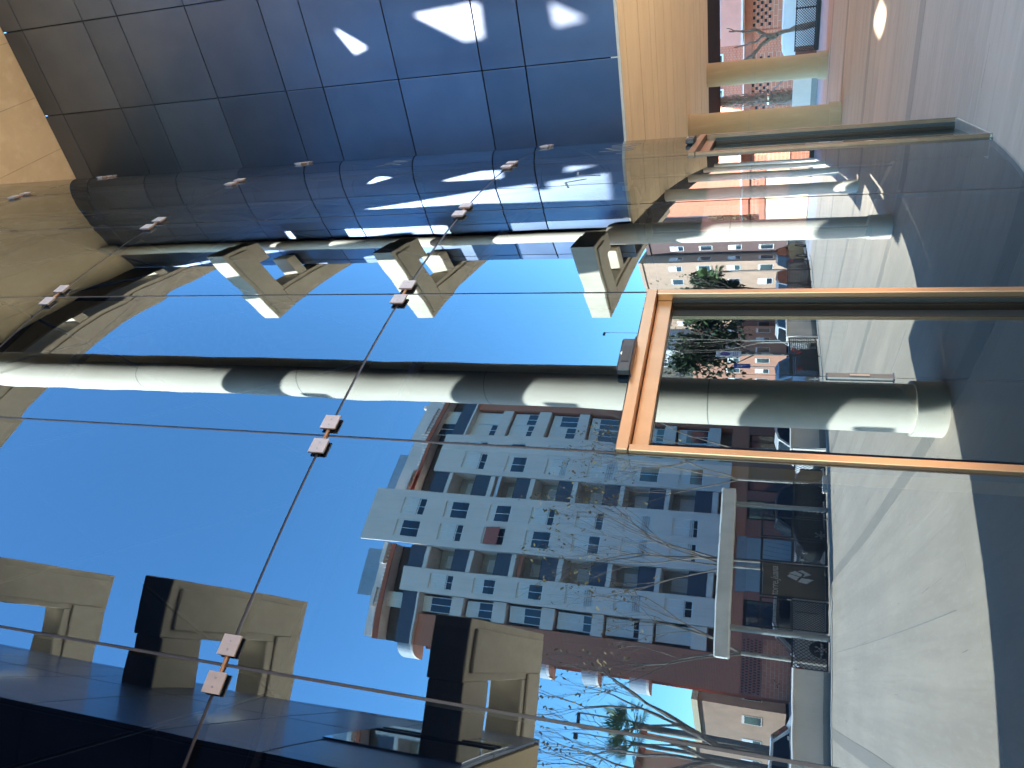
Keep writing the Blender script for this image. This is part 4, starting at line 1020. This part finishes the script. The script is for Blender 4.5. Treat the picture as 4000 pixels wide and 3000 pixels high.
# palm trunk clad in leaf boots
pt = thing('palm_tree', 'shaggy palm trunk with criss-cross leaf boots behind the pale wall', 'palm', (33.6, -9.98, .7))
x = B(); x.tube([(33.6, -9.98, .3), (33.6, -9.98, 1.2), (33.6, -9.95, 2.5), (33.6, -9.9, 5.2)], [.30, .24, .17, .13], 14); x.build('trunk', BOOT, pt, smooth=True)
rnd = random.Random(4)
for k in range(230):
    z = .75 + k * .0195; rr = .27 if z < 1.3 else max(.14, .27 - (z - 1.3) * .05); a = k * 2.399 + rnd.uniform(-.2, .2); hh = rnd.uniform(.16, .26)
    c, s_ = math.cos(a), math.sin(a); tx = rnd.uniform(-.10, .10)
    b0 = Vector((33.6 + c * rr, -9.96 + s_ * rr, z)); tg = Vector((-s_, c, 0)); out = Vector((c, s_, 0))
    y = B(); w_ = rnd.uniform(.035, .06)
    tip = b0 + tg * tx + out * rnd.uniform(.05, .11) + Vector((0, 0, hh))
    y.quad(b0 - tg * w_, b0 + tg * w_, tip + tg * w_ * .35, tip - tg * w_ * .35); y.quad(b0 - tg * w_, b0 + out * .035 , tip, tip - tg * w_ * .35); y.quad(b0 + out * .035, b0 + tg * w_, tip + tg * w_ * .35, tip)
    y.build('leaf_boot', BOOT, pt, recalc=False)
for sg in (-1, 1):
    x = B(); x.tube([(33.55, -9.98 + sg * .16, 1.72), (33.4, -9.98 + sg * 1.15, .75)], .022, 6); x.build('stay_rod', POLE, pt)
x = B(); x.tube([(33.6, -9.98, 1.68), (33.6, -9.98, 1.76)], .235, 16); x.build('strap', ALU, pt)
# gnarled pollarded tree
gn = thing('pollarded_tree', 'gnarled bare pollarded tree in front of the white van', 'tree', (34.5, -7.75, -.5))
x = B(); rnd = random.Random(12)
def knob(pts, r0, r1):
    n = len(pts); P = []; Rr = []
    for k in range(n - 1):
        for j in range(4):
            t = j / 4; q = Vector(pts[k]).lerp(Vector(pts[k + 1]), t) + Vector((rnd.uniform(-.03, .03), rnd.uniform(-.03, .03), rnd.uniform(-.02, .02)))
            P.append(q); f = (k + t) / (n - 1); Rr.append((r0 + (r1 - r0) * f) * rnd.uniform(.75, 1.35))
    P.append(Vector(pts[-1])); Rr.append(r1); return P, Rr
for pts, r0, r1 in (([(34.5, -7.45, -.5), (34.5, -7.6, .8), (34.5, -7.75, 1.5)], .11, .09),):
    x.tube(*knob(pts, r0, r1), 9)
x.build('trunk', BARK, gn, smooth=True)
for pts, r0, r1 in (([(34.5, -7.75, 1.45), (34.45, -7.72, 1.9), (34.4, -7.45, 2.3), (34.4, -7.5, 2.75), (34.4, -7.42, 3.3)], .09, .03), ([(34.5, -7.75, 1.45), (34.5, -8.0, 1.95), (34.5, -8.45, 2.4), (34.5, -8.75, 2.9)], .08, .045),
                    ([(34.45, -7.72, 1.95), (34.5, -7.95, 2.25), (34.5, -8.0, 2.6), (34.5, -8.08, 3.1)], .05, .025), ([(34.5, -8.4, 2.4), (34.5, -8.75, 2.25), (34.5, -8.95, 2.1)], .05, .02), ([(34.4, -7.5, 2.75), (34.4, -7.42, 3.05), (34.4, -7.3, 3.4)], .03, .012)):
    y = B(); y.tube(*knob(pts, r0, r1), 8); y.build('limb', BARK, gn, smooth=True)
# brick building
BS = 44.0
bh = thing('brick_building', 'red brick building with perforated brick screen and pink balcony behind the van', 'building', (BS, -11, 0))
def bp(n, m_, s0, s1, p0, p1, z0, z1, par=bh, bv=0): x = B(); x.box(s0, s1, p0, p1, z0, z1); return x.build(n, m_, par, bevel=bv)
bp('upper_wall', BRICK, BS, BS + 8, -26, 14, 3.03, 9.0); bp('string_course', BRICKP, BS - .12, BS + 8, -26, 14, 2.6, 3.0); bp('string_cap', FACS, BS - .16, BS - .0, -26, 14, 3.001, 3.06)
bp('lower_wall', BRICK_L, BS + .02, BS + 8, -26, 14, -.8, 2.598)
for (a, c) in ((-10.7, -9.6), (-20, -19)): bp('brick_pier', BRICK, BS - .02, BS + .02, a, c, -.8, 2.598)
x = B()
for blk in ((-19, -10.75), (-9.55, -.5), (0, 9)):
    j = 0; z = 1.72
    while z < 2.5:
        u = blk[0] + .15 + (j % 2) * .17
        while u < blk[1] - .2: x.box(BS + .005, BS + .03, u, u + .15, z, z + .13); u += .34
        z += .19; j += 1
o = x.build('screen_opening', JOINT, bh); o['kind'] = 'stuff'
bl = bp('pink_balcony', PINK, BS - .9, BS - .002, -10.0, 3.0, 3.15, 4.15); bp('balcony_base', FACS, BS - .92, BS - .005, -10.0, 3.0, 2.75 + .3, 3.149, bl)
for (a, c) in ((-9.8, -6.5), (-5.5, -2.5)):
    f = bp('window', FRAMEW, BS - .04, BS - .003, a, c, 4.2, 5.6)
    n = 4
    for k in range(n): w_ = (c - a) / n; bp('pane', PANE, BS - .055, BS - .041, a + k * w_ + .08, a + (k + 1) * w_ - .08, 4.3, 5.5, f)
for a in (-11.3, -13.1, -15.6):
    f = bp('window', FRAMEW, BS - .04, BS - .003, a, a + .75, 4.05, 5.5); bp('pane', PANE, BS - .055, BS - .041, a + .09, a + .66, 4.14, 5.4, f)
